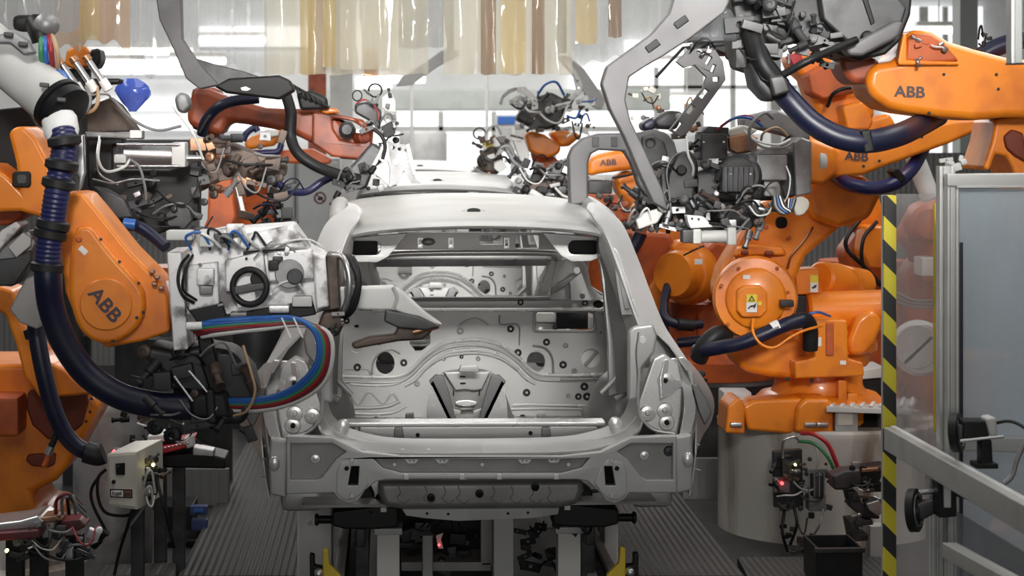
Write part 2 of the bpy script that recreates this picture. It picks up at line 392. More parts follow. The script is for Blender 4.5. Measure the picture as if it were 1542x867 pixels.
# far furniture of the hall
b = MB(); b.pbox(470, 134, 1010, 166, 40, .5, .03); tag(ob('duct_beam', b, 'beam_grey'), 'long grey-green overhead beam crossing the far bright windows', 'beam')
for i, (x, t_) in enumerate(((620, 'thin upright pole before the far windows on the left of the two'), (733, 'thin upright pole before the far windows on the right of the two'))):
    b = MB(); b.rod(W(x, 60, 34), W(x, 400, 34), .03); tag(ob('support_pole', b, 'light_grey'), t_, 'pole', 'thin poles by the far windows')
b = MB(); c = W(637, 252, 36); b.lathe(c, Z3, [(.0,-1.58),(.42,-1.58),(.42,.0),(.42,.58),(.38,.64),(0,.64)]); tag(ob('storage_tank', b, 'grey_paint'), 'grey upright cylindrical tank far behind the car bodies', 'tank')
def column(px0, px1, Y, m, lab):
    a, c = W(px0, 300, Y), W(px1, 300, Y); b = MB(); wd = c.x - a.x
    cx = (a.x + c.x) / 2
    b.box((cx, Y, 3), (wd, .04, 6), .004); b.box((a.x + .02, Y + .15, 3), (.03, .3, 6), .004); b.box((c.x - .02, Y + .15, 3), (.03, .3, 6), .004)
    r = root('steel_column', lab, 'column', (cx, Y, 0)); ob('web', b, m, r)
    b = MB(); b.box((cx, Y + .1, .015), (wd * 1.5, .5, .03), .004); ob('base_plate', b, m, r)
column(497, 531, 24.6, 'white_paint', 'white steel column behind the wrist of the reddish robot')
column(464, 491, 26, 'rust_orange', 'red-brown steel column left of the white column')
column(1160, 1176, 26, 'light_grey', 'pale column behind the dark gun arms at upper right')
column(1445, 1472, 21, 'beam_grey', 'grey-green column above the frosted glass panel')
# far lamps: fluorescent tubes hung in the hall
for i, (x0, x1, y, Y) in enumerate(((140, 218, 96, 30), (255, 340, 92, 30), (130, 290, 78, 34), (300, 400, 60, 34), (1380, 1450, 46, 30), (950, 1040, 96, 32), (1010, 1060, 150, 34), (560, 640, 120, 36))):
    labs = ['bright fluorescent tube lamp at far left above the blue bag', 'bright tube lamp behind the grey diagonal bracket', 'long tube lamp higher up at far left', 'tube lamp behind the clear curtain',
            'glaring lamp above the orange arm at upper right', 'far lamp behind the perforated gun arm', 'far lamp below the perforated gun arm', 'tube lamp under the curtain edge near the white column'][i]
    a, c = W(x0, y, Y), W(x1, y, Y); r = root('tube_lamp', labs, 'lamp', (a + c) / 2, 'lamps in the depth of the hall')
    b = MB(); b.rod(a, c, PX(5, Y)); ob('tube', b, 'lamp', r)
    b = MB(); b.bar(a + Vector((0, .05, .1)), c + Vector((0, .05, .1)), .16, .07, .01); ob('housing', b, 'white_paint', r)
    b = MB(); b.rod((a + c) / 2 + Vector((0, .05, .1)), (a + c) / 2 + Vector((0, .05, 3)), .012); ob('hanger', b, 'light_grey', r)
# pale cabinets behind the reddish robot, with the round no-entry sign
r = root('control_cabinet', 'pale grey control cabinet with round prohibition sign beside the second car body', 'cabinet', Vector((W(482, 420, 23.4).x, 23.6, 0)))
b = MB(); b.pbox(446, 238, 512, 494, 23.4, .5, .01); ob('body', b, 'light_grey', r)
b = MB(); b.pbox(450, 244, 509, 488, 23.38, .02, .006); ob('door', b, 'wall_white', r)
b = MB(); b.cyl(W(482, 298, 23.38), -Y3, PX(9, 23.4), .004); sg = ob('sign_plate', b, 'label_white', r)
b = MB(); b.ring(W(482, 298, 23.374), Y3, PX(8, 23.4), PX(1.2, 23.4)); b.rod(W(476.5, 292.5, 23.374), W(487.5, 303.5, 23.374), PX(1.1, 23.4)); ob('red_ring', b, 'maroon', sg)
b = MB(); b.P([(478,299),(482,295),(487,297),(486,301),(479,302)], 23.375, .002); ob('pictogram', b, 'ink', sg)
for i, (x0, y0, x1, y1, Y, lab) in enumerate(((395, 235, 445, 492, 23.6, 'pale cabinet standing left of the cabinet with the sign'), (515, 262, 545, 489, 23.8, 'narrow pale cabinet right behind the cabinet with the sign'))):
    r = root('control_cabinet', lab, 'cabinet', Vector((W((x0 + x1) / 2, y1, Y).x, Y + .2, 0))); b = MB(); b.pbox(x0, y0, x1, y1, Y, .5, .01); ob('body', b, 'light_grey', r)
    b = MB(); b.pbox(x0 + 3, y0 + 5, x1 - 3, y1 - 5, Y - .02, .02, .006); ob('door', b, 'wall_white', r)
# ribbed pale partition walls behind the robots on both sides
b = MB(); b.pbox(1020, 230, 1560, 660, 19, .08, 0); struct('wall_right', b, 'corrugated')
b = MB(); b.pbox(-60, 210, 300, 620, 20, .08, 0); struct('wall_left', b, 'corrugated')
# ---------------------------------------------------------------- decks beside the conveyor
def deck(n, pts, z0, z1):
    b = MB(); b.prism([Vector((x, y, z0)) for x, y in pts], (0, 0, z1 - z0), bev=.01); return struct(n, b, 'deck')
def fl(x, y, z=0):
    """floor point seen at a pixel"""
    Y = F * (CAMZ - z) / (y - HY) ; p = W(x, y, Y)
    for _ in range(6):
        Y *= (CAMZ - z) / (CAMZ - p.z); p = W(x, y, Y)
    return p
zd = .12
q = [fl(267, 866, zd), fl(372, 664, zd), fl(505, 664, zd), fl(470, 866, zd)]
deck('trim_1', [(p.x, p.y) for p in q], 0, zd)
q = [fl(1122, 866, zd), fl(1024, 742, zd), fl(960, 664, zd), fl(862, 664, zd), fl(930, 866, zd)]
deck('trim_2', [(p.x, p.y) for p in q], 0, zd)
b = MB(); q = [fl(150, 850, .16), fl(266, 846, .16), fl(262, 880, .16), fl(148, 884, .16)]; b.prism(q, (0, 0, -.1), bev=.005); tag(ob('deck_plate', b, 'deck'), 'grey ribbed step plate at the bottom left beside the walkway', 'plate')
b = MB(); q = [fl(1110, 838, .1), fl(1340, 838, .1), fl(1360, 905, .1), fl(1145, 905, .1)]; b.prism(q, (0, 0, -.09), bev=.005); tag(ob('floor_plate', b, 'deck'), 'grey floor plate in front of the round pedestal', 'plate')
for x0, y0, x1, y1, Y, lab in ((240, 706, 345, 762, 12.0, 'ribbed grey barrier panel left of the walkway'), (1028, 690, 1085, 752, 12.6, 'ribbed grey barrier panel between car body and round pedestal')):
    b = MB(); b.pbox(x0, y0, x1, y1, Y, .05, .004)
    p = W((x0 + x1) / 2, y1, Y); b.box((p.x, Y + .03, p.z / 2), (.1, .05, p.z)); tag(ob('barrier_panel', b, 'corrugated'), lab, 'panel')

for i, (px, lab) in enumerate((([(596,130),(604,116),(640,94),(664,76),(692,74),(690,84),(660,100),(620,128)], 'pale grey diagonal strut under the plastic curtain left of centre'), ([(838,84),(856,84),(880,104),(912,150),(906,166),(892,160),(868,120)], 'pale grey diagonal strut under the plastic curtain right of centre'))):
    b = MB(); b.P(px, 21, .12, bev=.01); r = root('diagonal_strut', lab, 'strut', W(px[3][0], px[3][1], 21), 'pale struts below the curtain'); ob('strut_plate', b, 'light_grey', r)
    b = MB(); x_ = 676 if i == 0 else 846; p = W(x_, 80, 21.06); b.rod(p, p + Vector((0, 0, 1.6)), .05); ob('hanger', b, 'light_grey', r)
r = root('notice_board', 'blue-headed white notice board far behind the distant tool', 'board', W(772, 226, 36)); b = MB(); b.pbox(746, 172, 800, 226, 36, .05, .01); ob('board', b, 'light_grey', r)
b = MB(); b.pbox(749, 175, 776, 187, 35.97, .02, .004); ob('header', b, 'cable_blue', r)
for x0 in (752, 776): b = MB(); b.pbox(x0, 192, x0 + 18, 212, 35.97, .02, .004); ob('sheet', b, 'grey_paint', r)
b = MB(); p = W(772, 226, 36.02); b.box((p.x, p.y, p.z / 2), (.08, .06, p.z)); ob('post', b, 'grey_paint', r)
# ---------------------------------------------------------------- plastic strip curtain hanging over the line
def curtain(x0, x1, yb, Y, m, lab, waves=3, amp=.05, rag=6, ytop=-60, grp=None, cat='curtain', name='plastic_curtain', seed=1):
    rr = random.Random(seed); n = max(8, int((x1 - x0) / 5)); rows = []
    ph = rr.random() * 6
    bot = [yb + rag * (.5 * math.sin(i * .9 + ph) + .5 * math.sin(i * .37)) for i in range(n + 1)]
    for k in range(9):
        t = k / 8; row = []
        for i in range(n + 1):
            x = x0 + (x1 - x0) * i / n; y = ytop + (bot[i] - ytop) * t
            row.append(W(x, y, Y + amp * math.sin(i / n * waves * 6.28 + ph) * (.4 + .6 * t) + .004 * math.sin(i * 2.1 + k)))
        rows.append(row)
    b = MB(); b.grid(rows, 0); return tag(ob(name, b, m), lab, cat, grp)
YC = 12.6
curtain(398, 645, 112, YC, 'film_yellow', 'wide yellowed plastic sheet hanging above the reddish robot wrist', 5, .04, 2, seed=3)
curtain(668, 862, 112, YC, 'film_yellow', 'yellowed plastic sheet hanging over the middle of the line with brown strips', 4, .04, 2, seed=4)
curtain(600, 676, 72, YC + .25, 'film_grey', 'grey plastic sheet between the two yellowed sheets', 2, .03, 2, seed=5)
curtain(856, 1010, 92, YC + .1, 'film_clear', 'clear plastic sheet right of the yellowed sheets', 5, .06, 10, seed=6)
curtain(195, 402, 108, YC - .4, 'film_clear', 'clear crumpled plastic sheet over the grey diagonal bracket', 8, .06, 14, seed=7)
curtain(82, 196, 66, YC - 1.5, 'film_orange', 'orange-tinted ragged plastic sheet at upper left', 3, .05, 16, seed=8)
curtain(-30, 120, 48, YC - 2.0, 'film_grey', 'grey plastic sheet at the top left corner', 3, .05, 6, seed=9)
for i, (x0, x1, yb, m, lab) in enumerate(((452, 476, 112, 'film_amber', 'amber strip at the left of the wide yellowed sheet'), (486, 506, 100, 'film_amber', 'short amber strip second from left over the white column'),
        (512, 600, 104, 'film_yellow', 'broad pale yellow strip in the wide yellowed sheet'), (724, 747, 112, 'film_brown', 'brown-stained strip left in the middle sheet'),
        (755, 792, 110, 'film_amber', 'amber strip between the two brown-stained strips'), (801, 820, 111, 'film_brown', 'brown-stained strip right in the middle sheet'),
        (866, 900, 66, 'film_amber', 'short amber strip right of the middle sheet'), (916, 936, 56, 'film_brown', 'short brown strip farthest right near the gun arm'),
        (118, 150, 60, 'film_amber', 'amber strip in the orange-tinted sheet'))):
    o = curtain(x0, x1, yb, YC - .12 if i < 8 else YC - 1.65, m, lab, 1, .03, 1.5, grp='tinted strips of the plastic curtain', cat='curtain strip', name='curtain_strip', seed=20 + i)
b = MB(); b.bar(W(-60, -72, YC), W(1100, -72, YC), .06, .06, .01); tag(ob('curtain_rail', b, 'steel'), 'metal rail the plastic curtain hangs from', 'rail')
b = MB(); b.pbox(548, 73, 570, 114, YC + .05, .01, .002); tag(ob('perforated_tab', b, 'copper'), 'small brown plate hanging at the lower edge of the wide yellowed sheet', 'plate')
# ---------------------------------------------------------------- car body in white, seen from behind
CX = .372
car = root('car_body', 'nearest bare silver car body with open tailgate, on the conveyor', 'car body', (CX, 8.4, .62), 'bare car bodies on the line')
def cp(name, mb, m, parent=car): return ob(name, mb, m, parent)
def both(name, mb, m, parent=car):
    c = mb.copy().mirror(CX); a = ob(name, mb, m, parent); b_ = ob(name, c, m, parent); return a, b_
# roof skin with rolled rear lip, crown and antenna hole
def roof_pt(u, Y):
    hw = .565 + .05 * min(1, max(0, (Y - 9.0) / 1.9)); z = 1.862 + .052 * math.sin(min(1, (Y - 9.0) / 2.1) * 1.5)
    return Vector((CX + u * hw, Y - .10 * (1 - u * u) * (1 if Y < 9.6 else .3), z + .035 * (1 - u * u) - .012 * u ** 8))
us = [-1 + i / 12 for i in range(25)]
rows = []
for dz, dy in ((-.044, .05), (-.040, .012), (-.028, 0.0), (-.014, .008), (-.003, .03)):
    rows.append([roof_pt(u, 9.0) + Vector((0, dy, dz)) for u in us])
for Y in (9.12, 9.3, 9.5, 9.8, 10.1, 10.5, 10.8, 10.92): rows.append([roof_pt(u, Y) for u in us])
rows.append([roof_pt(u, 10.98) + Vector((0, 0, -.03)) for u in us])
b = MB(); b.grid(rows, .006); roof = cp('roof', b, 'body')
p = roof_pt(0, 9.45); b = MB(); b.lathe(p + Vector((0, 0, -.010)), (0, -.30, 1), [(.066, 0), (.052, .010), (.036, .014), (.03, .012)], 24); an = cp('antenna_seat', b, 'body', roof)
b = MB(); b.cyl(p + Vector((0, -.003, .001)), (0, -.30, 1), .031, .005); cp('antenna_hole', b, 'hole_black', an)
for s in (-1, 1):
    b = MB(); b.tube([roof_pt(s * 1.02, Y) + Vector((0, 0, -.006)) for Y in (9.2, 9.5, 9.9, 10.4, 10.9)], .008, 8); cp('roof_ditch', b, 'body_bright', roof)
# body sides: lofted outer skin, from roof rail to sill, window band left open between pillars
def side_sec(Y):
    """outer skin from belt to sill (x offset, z) at a station"""
    k = min(1, max(0, (Y - 8.55) / .5)); arch = math.exp(-((Y - 9.15) / .5) ** 2)
    return [(.74 + .03 * k, 1.43 - .04 * k), (.80 + .03 * k, 1.37 - .03*k), (.86 + .05 * k, 1.27), (.90 + .055 * k + .02 * arch, 1.14), (.905 + .05 * k + .03 * arch, 1.02), (.90 + .03 * k, .92), (.89 + .02 * k, .82), (.875 + .02 * k, .745)]
rows = []
for Y in (8.62, 8.7, 8.8, 8.95, 9.15, 9.4, 9.8, 10.4, 11.0, 11.6, 12.2, 12.6):
    ta = 0 if Y < 11.4 else (Y - 11.4) * .08
    sec = side_sec(Y); row = []
    for i, (dx, z) in enumerate(sec):
        yy = Y
        if Y < 8.9: yy = Y + (.10 if i == 0 else .06 if i == 1 else 0) + (0.12 if 3 <= i <= 4 else 0) * (8.9 - Y) / .3
        row.append(Vector((CX + dx - ta, yy, z)))
    rows.append(row)
b = MB(); b.grid(rows, -.006); side = both('side_panel', b, 'body')
rail = [(.612, 1.856, 9.3), (.622, 1.872, 9.55), (.635, 1.89, 10.2), (.64, 1.885, 10.8), (.67, 1.78, 11.3), (.73, 1.58, 11.9), (.76, 1.44, 12.3)]
b = MB(); b.tube([Vector((CX + x, y, z)) for x, z, y in rail], .045, 10); both('roof_rail', b, 'body')
for i, (y0, y1, wd) in enumerate(((10.35, 10.3, .14), (9.55, 9.5, .1))):
    b = MB(); b.bar(Vector((CX + .625, y0, 1.87)), Vector((CX + .79, y1, 1.38)), .05, wd, .015, up=Y3); both('side_pillar', b, 'body')
b = MB(); b.bar(Vector((CX + .76, 8.9, .70)), Vector((CX + .76, 12.5, .70)), .18, .12, .03); both('sill_beam', b, 'body')
# D pillars: outer skin strip, inner lip, stepped gutter (right one traced, left one mirrored)
c0 = [(893,304,9.75),(905,311,9.3),(936,335,9.28),(959,385,9.2),(980,440,9.08),(1000,488,8.98),(1019,518,8.92),(1038,546,8.88)]
c1 = [(886,306,9.55),(896,314,9.12),(922,343,9.08),(943,392,9.0),(962,446,8.9),(979,491,8.8),(992,520,8.76),(1003,546,8.74)]
c2 = [(884,312,9.3),(893,322,9.0),(913,352,8.97),(932,400,8.88),(950,452,8.79),(965,494,8.71),(975,520,8.68),(982,546,8.66)]
b = MB(); b.strip([c0, c1, c2], 6, .008, 4); pil = both('rear_pillar', b, 'body_lit')
c3 = [(888,318,9.2),(895,330,9.03),(911,362,8.99),(927,406,8.92),(944,455,8.84),(957,496,8.78),(964,522,8.75),(968,548,8.74)]
c4 = [(896,330,9.1),(903,350,9.05),(905,375,9.05),(918,412,9.0),(934,460,8.92),(946,500,8.86),(951,525,8.84),(953,550,8.82)]
c2b = [(x, y, Y + .004) for x, y, Y in c2]
b = MB(); b.strip([c2b, c3, c4], 6, .006, 3); both('gutter', b, 'body')
c5 = [(900,366,9.22),(902,390,9.2),(910,420,9.15),(917,460,9.08),(924,500,9.02),(928,540,8.98),(930,590,8.95)]
c4b = [(x, y, Y + .006) for x, y, Y in c4[1:-1]] + [(948, 590, 8.86)]
b = MB(); b.strip([c4b, c5], 6, .006, 2); both('gutter_flange', b, 'body_dull')
b = MB(); b.P([(921,372,8.97),(928,378,8.95),(941,420,8.87),(953,455,8.80),(959,474,8.77),(936,474,8.80),(929,430,8.86)], 8.9, .015, bev=.003); both('quarter_frame', b, 'body_dull')
b = MB(); b.P([(927,386,8.945),(932,396,8.92),(943,440,8.83),(948,464,8.78),(941,466,8.79),(933,425,8.86)], 8.9, .015, bev=.002); both('slot', b, 'body_dark'); b = MB(); b.T([(924,374,8.95),(931,384,8.93),(944,424,8.85),(957,462,8.77),(961,476,8.75)], 8.85, 1.3, 6); both('frame_edge', b, 'body_bright')
b = MB(); b.P([(902,384),(916,382),(926,430),(933,480),(936,540),(934,592),(917,596),(916,520),(909,440)], 9.12, .06, [obox(919,418,3,34,-12)], bev=.006); both('inner_pillar', b, 'body')
# header under the roof lip: corner gussets with big ovals, slotted bow between
b = MB(); b.P([(816,350),(905,357),(916,368),(911,384),(890,393),(862,394),(846,386),(832,370)], 9.22, .02, [rrect(856,362,904,383,9)], bev=.004); gus = both('corner_gusset', b, 'body')
b = MB(); b.P(rrect(856,358,908,383,6), 9.4, .02); both('dark_cavity', b, 'black')  # black sheet painting the dark behind the gusset ovals
b = MB(); b.P([(600,350),(836,350),(842,376),(595,376)], 10.4, .04, [rrect(630,360,636,372,1), rrect(676,360,682,372,1), rrect(760,360,766,372,1), rrect(722,354,758,368,3), rrect(776,354,812,374,3)], bev=.004); bow = cp('roof_bow', b, 'body_lit')
b = MB(); b.ball(W(645, 364, 10.38), .035, (1, .4, .55)); cp('emboss', b, 'body', bow)
for x in (632.8, 679, 763): b = MB(); b.P(rrect(x - 4, 358, x + 4, 374, 1), 10.39, .02, [rrect(x - 2, 361, x + 2, 371, .6)], bev=.001); cp('slot_rim', b, 'body_bright', bow)
b = MB(); b.tube([W(x, y, 10.85) for x, y in ((572,388),(600,382),(715,380),(825,381),(846,388))], .018, 10); b.P([(575,384),(842,383),(836,392),(582,392)], 10.86, .06, bev=.006); cp('windscreen_header', b, 'body_bright')
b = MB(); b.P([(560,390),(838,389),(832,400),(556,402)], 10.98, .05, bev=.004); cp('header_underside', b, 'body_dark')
c0 = [(845,382,10.85),(838,400,11.0),(832,420,11.15),(826,446,11.3),(824,458,11.35)]; c1 = [(833,385,10.85),(828,402,11.0),(820,422,11.15),(813,446,11.3),(811,458,11.35)]; c2 = [(829,388,10.95),(823,404,11.1),(814,424,11.25),(806,448,11.4),(804,458,11.4)]
b = MB(); b.strip([c0, c1, c2], 4, .012, 3); both('windscreen_pillar', b, 'body_bright')
# inner side: bright shoulder parts seen through the tailgate on the right
b = MB(); b.P([(838,392),(868,386),(884,400),(890,430),(912,452),(828,452),(830,430)], 10.9, .02, bev=.004); both('inner_side', b, 'body')
b = MB(); b.P([(830,432),(872,408),(876,412),(864,424),(830,444)], 10.8, .02, bev=.003); both('bracket', b, 'body_dull')
b = MB(); b.P([(858,424),(876,410),(886,440),(890,452),(860,452)], 10.75, .03, [circ(877,446,4)], bev=.006); both('strut_tower', b, 'body')
b = MB(); b.cyl(W(868, 407, 10.75), -Y3, .02, .02); both('stud', b, 'body_bright')
# cowl cross beam
b = MB(); b.tube([W(x, y, 11.0) for x, y in ((540,452),(640,450),(760,450),(880,448),(912,448))], .012, 8)
b.P([(540,452),(640,451),(910,449),(916,455),(914,466),(640,467),(540,468)], 11.0, .08, bev=.012); cow = cp('cowl_beam', b, 'body')
b = MB(); b.P([(560,463),(914,463),(912,468),(560,470)], 10.985, .02, bev=.003); cp('flange', b, 'body_bright', cow)
for x, y, r in ((784,455,3.4),(881,456,3.4)):
    b = MB(); b.ring(W(x, y, 10.99), Y3, PX(r, 11), PX(1.3, 11)); g = cp('nut', b, 'steel_dark', cow)
b = MB(); b.P(circ(901,458,8,18,6), 10.985, .004); cp('grommet', b, 'hole_black', cow)
# fire wall
YF = 11.3
holes = [circ(537,521,10), circ(580,547,14,18,17), circ(807,545,14,18,16), [(617,492),(647,492),(648,517),(636,528),(626,529),(617,518)], rrect(807,470,894,497,5), circ(890,540,15), circ(503,545,12)]
tun = [(642,640),(646,600),(655,572),(668,560),(690,556),(728,556),(744,563),(756,580),(764,605),(768,640)]
b = MB(); b.P([(500,466),(912,464),(916,540),(912,642),(768,640)] + tun[::-1][1:-1] + [(642,640),(520,642),(500,560)], YF, .03, holes, bev=.004); fw = cp('fire_wall', b, 'body')
b = MB(); b.P(rrect(802,466,899,501,6), YF - .008, .012, [rrect(807,470,894,497,5)], bev=.003); cp('window_rim', b, 'body_dull', fw)
def bead(px, r=2.2, m='body', Y=YF, par=fw): b = MB(); b.T(px, Y - .003, r * 1.25, 8, 6); return cp('bead', b, m, par)
arch = [(512,566),(570,568),(602,566),(620,556),(640,536),(665,519),(690,513),(722,512),(752,519),(778,536),(795,553),(812,563),(850,565),(908,564)]
bead(arch, 2.6, 'body_bright'); bead([(x, y + 8) for x, y in arch], 2.0); bead([(x + (715 - x) * .06, y + 15) for x, y in arch[2:-2]], 2.2, 'body_bright')
bead([(x, y + 20) for x, y in arch[3:-3]], 2.0)
bead([(527,578),(560,580),(590,579),(606,574)], 1.8, 'body_bright'); bead([(526,593),(540,608),(556,590),(576,607),(590,592),(600,602)], 1.6, 'body_bright')
bead([(526,614),(560,614),(585,611),(602,604)], 2.2); bead([(528,622),(560,623),(590,621),(612,611)], 2.2, 'body_bright')
bead([(772,610),(800,609),(850,610),(892,611)], 1.8, 'body_bright'); bead([(768,616),(810,615),(850,615),(894,616)], 2.0)
bead([(560,566),(562,545),(572,531),(590,526),(603,532)], 1.4); bead([(802,520),(820,524),(831,538),(833,562)], 1.5, 'body_dull'); bead([(752,474),(754,488),(780,489),(782,520)], .9, 'body_dull')
bead([(520,556),(552,556),(558,566)], 1.2); bead([(836,565),(870,564),(905,563)], 1.2, 'body_dull'); bead([(843,571),(870,571),(904,570)], 2.6, 'body_dull')
bead([(690,492),(700,482),(718,478),(736,488)], 1.4)
for x, y, r, k in ((693,498,3.4,1),(571,515,2.8,0),(608,546,3.4,0),(538,553,3.6,0),(784,455,2,0),(769,495,3.4,0),(780,531,3.6,0),(823,515,3.4,0),(848,549,3.6,0),(720,540,2.4,1),(668,540,2.4,1),(695,537,1.9,0),(793,591,3.6,0),(628,578,2.8,1),(880,582,3.8,0),(871,597,3.2,0),(884,597,3.8,0),(856,596,2.2,1),(525,606,2.2,0),(522,483,3,0),(852,520,2.6,1),(865,558,2.6,1),(900,592,3.4,0)):
    b = MB(); p = W(x, y, YF - .006); b.ring(p, Y3, PX(r * 1.1, YF), PX(r * .5, YF), 18, 6); st = cp('stud_ring', b, 'body_dull' if k else 'black', fw)
    b = MB(); b.cyl(p, -Y3, PX(r * .4, YF), .015, n=10); cp('stud', b, 'body_bright', st)
for x, y, rx, ry in ((566,629,3.4,2),(868,478,2,1.2),(537,491,3.8,2.2),(787,626,4,2),(565,637,2,1),(773,626,1.4,1.2)):
    b = MB(); b.P(circ(x, y, rx, 12, ry), YF - .006, .004); cp('drain_hole', b, 'hole_black', fw)
b = MB(); b.P(circ(890,540,16), YF + .05, .01); cp('round_disc', b, 'label_white', fw); b = MB(); b.bar(W(881,550,YF + .02), W(900,528,YF + .02), PX(2.4, YF), .02, .003); cp('strut', b, 'body_dull', fw)  # white disc paints the bright background seen through the open hole
b = MB(); b.P(circ(503,545,13), YF + .05, .01); cp('round_disc', b, 'label_white', fw)  # white disc again paints brightness behind an open hole
b = MB(); b.P([(838,470),(886,470),(886,495),(838,495)], YF + .3, .05, bev=.004); cp('dark_duct', b, 'black', fw)
b = MB(); b.P([(886,471),(894,474),(894,494),(886,496)], YF + .28, .05, bev=.004); cp('duct_bracket', b, 'white_paint', fw); b = MB(); b.P(rrect(808,471,836,485,3), YF + .32, .03, bev=.004); cp('duct_bracket', b, 'white_paint', fw)
# side edge of the fire wall and its vertical bracket
b = MB(); b.P([(898,468),(914,468),(916,500),(910,518),(900,518)], YF - .05, .04, [circ(908,473,1.6), circ(904,500,2)], bev=.005); both('hinge_bracket', b, 'body')
# tunnel
rows = []
for k, Y in enumerate((9.7, 10.2, 10.8, 11.28)):
    rows.append([Vector((W(x, 600, YF).x, Y, .70 + (W(x, y, YF).z - .70) * (.72 + .28 * k / 3))) for x, y in tun])
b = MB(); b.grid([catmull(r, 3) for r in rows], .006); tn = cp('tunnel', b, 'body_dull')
for sg in (0, 1):
    b = MB(); q = [(646,574),(656,564),(668,566),(676,590),(684,620),(688,640),(676,640),(668,615)]
    q2 = q if not sg else [(1408 - x, y) for x, y in q]
    b.P(q2, 9.66, .03, bev=.004); cp('tunnel_brace', b, 'body_dark', tn)
    # bright serrated skirt
    base = [(643,640),(645,604),(650,578)]; edge = [(652 + i * 2.9, 574 + i * 6.0) for i in range(12)]
    zz = []
    for i, (x, y) in enumerate(edge): zz += [(x, y), (x - 3.2, y + 3.4)]
    q = base + zz + [(684,640)]; q2 = q if not sg else [(1408 - x, y) for x, y in q]
    b = MB(); b.P(q2, 9.62, .012, bev=.002); cp('heat_skirt', b, 'body_bright', tn)
b = MB(); b.P([(664,562),(744,562),(736,600),(728,640),(680,640),(672,600)], 10.1, .02, [[(694,614),(712,614),(714,632),(692,632)]], bev=.004); tp = cp('tunnel_plate', b, 'body_dull', tn)
b = MB(); b.P([(668,560),(738,560),(726,586),(714,588),(700,586),(686,588)], 10.05, .03, bev=.006); cp('cover_plate', b, 'body', tp)
b = MB(); b.P(circ(702,607,17,20,5), 10.05, .03, bev=.006); cp('oval_boss', b, 'body_bright', tp)
b = MB(); b.P([(680,614),(694,618),(694,628),(684,630)], 10.0, .04, bev=.006); cp('clip_plate', b, 'body', tp); b = MB(); b.P([(712,618),(726,614),(722,630),(712,628)], 10.0, .04, bev=.006); cp('clip_plate', b, 'body', tp)
for x, y in ((697,567),(697,577),(683,592),(722,592)): b = MB(); b.P(rrect(x - 4, y - .8, x + 4, y + .8, .5) if x == 697 else rrect(x - .8, y - 4, x + .8, y + 4, .5), 10.03, .01); cp('slit', b, 'hole_black', tp)
b = MB(); b.P([(694,612),(714,612),(714,634),(692,634)], 10.3, .02); cp('shaft_opening', b, 'hole_black', tp)
b = MB(); b.P([(694,550),(720,550),(722,560),(690,560)], 9.9, .04, bev=.004); cp('arch_rib', b, 'body', tn)
# floor pan and rear cross member
b = MB(); b.box((CX, 10.0, .70), (1.5, 2.6, .012)); cp('floor_pan', b, 'body_dull')
b = MB(); b.P([(540,641),(900,640),(904,648),(900,664),(540,666)], 8.95, .10, bev=.012); cm = cp('cross_member', b, 'body')
b = MB(); b.P([(520,636),(912,635),(912,641),(520,643)], 8.94, .12, bev=.004); cp('flange', b, 'body_bright', cm)
for x, y in ((629,655),(799,652)): b = MB(); b.P(circ(x, y, 3.2, 14), 8.945, .004); cp('grommet', b, 'hole_black', cm)
for x in (602, 824): b = MB(); b.P([(x - 8, 644),(x + 4, 643),(x + 7, 662),(x - 9, 662)], 8.93, .04, bev=.005); cp('latch_bracket', b, 'body_dark', cm)
for x, y in ((617,628),(816,629),(600,636),(810,634)): b = MB(); b.P([(x - 6, y - 4),(x + 6, y - 5),(x + 7, y + 5),(x - 7, y + 5)], 9.4, .06, bev=.004); cp('seat_bracket', b, 'body_dull', cm)
# tailgate sill lip sweeping up into the pillars
c0 = [(948,548,8.86),(950,590,8.82),(942,622,8.8),(922,640,8.78),(890,652,8.76),(840,660,8.74),(722.4,663,8.72)]
c1 = [(964,548,8.78),(963,592,8.74),(958,628,8.7),(940,648,8.66),(900,662,8.62),(842,668,8.6),(724.2,671,8.58)]
c2 = [(985,560,8.70),(972,598,8.64),(968,636,8.58),(956,656,8.52),(906,676,8.47),(845,683,8.45),(726.4,685,8.44)]
b = MB(); b.strip([c0, c1, c2], 6, .008, 4); both('sill_lip', b, 'body')
b = MB(); b.T([(x, y - 1) for x, y, _ in c1[2:]], 8.6, 1.1, 6); both('weld_seam', b, 'body_bright')
for x in (572, 606, 645, 694, 770, 840): b = MB(); b.P(rrect(x - 3, 676, x + 3, 679, 1), 8.5, .012, bev=.002); cp('spot_weld', b, 'body_bright')
# inner pillar foot and wheel-house hump seen inside the opening
b = MB(); b.ball(Vector((CX + .70, 9.6, .92)), .20, (.8, 1.6, 1.25), 24); both('wheel_house', b, 'body')
b = MB(); b.T([(905,592),(922,575),(938,555),(947,535),(950,520)], 9.0, 4, 8); both('corner_brace', b, 'body')
b = MB(); b.P([(916,500),(934,500),(936,560),(918,566)], 9.15, .02, [rrect(919,508,921,514,.5), rrect(919,522,921,528,.5), rrect(919,536,921,542,.5)], bev=.004); both('slotted_plate', b, 'body_dull')
b = MB(); b.P([(925,598),(946,588),(948,594),(928,606)], 8.93, .02, bev=.004); both('vent_slot', b, 'body_dark')
b = MB(); b.lathe(W(927, 638, 8.72), -Y3, [(.03, -.01), (.028, .01), (.014, .016), (0, .017)], 20); both('round_disc', b, 'body_bright')
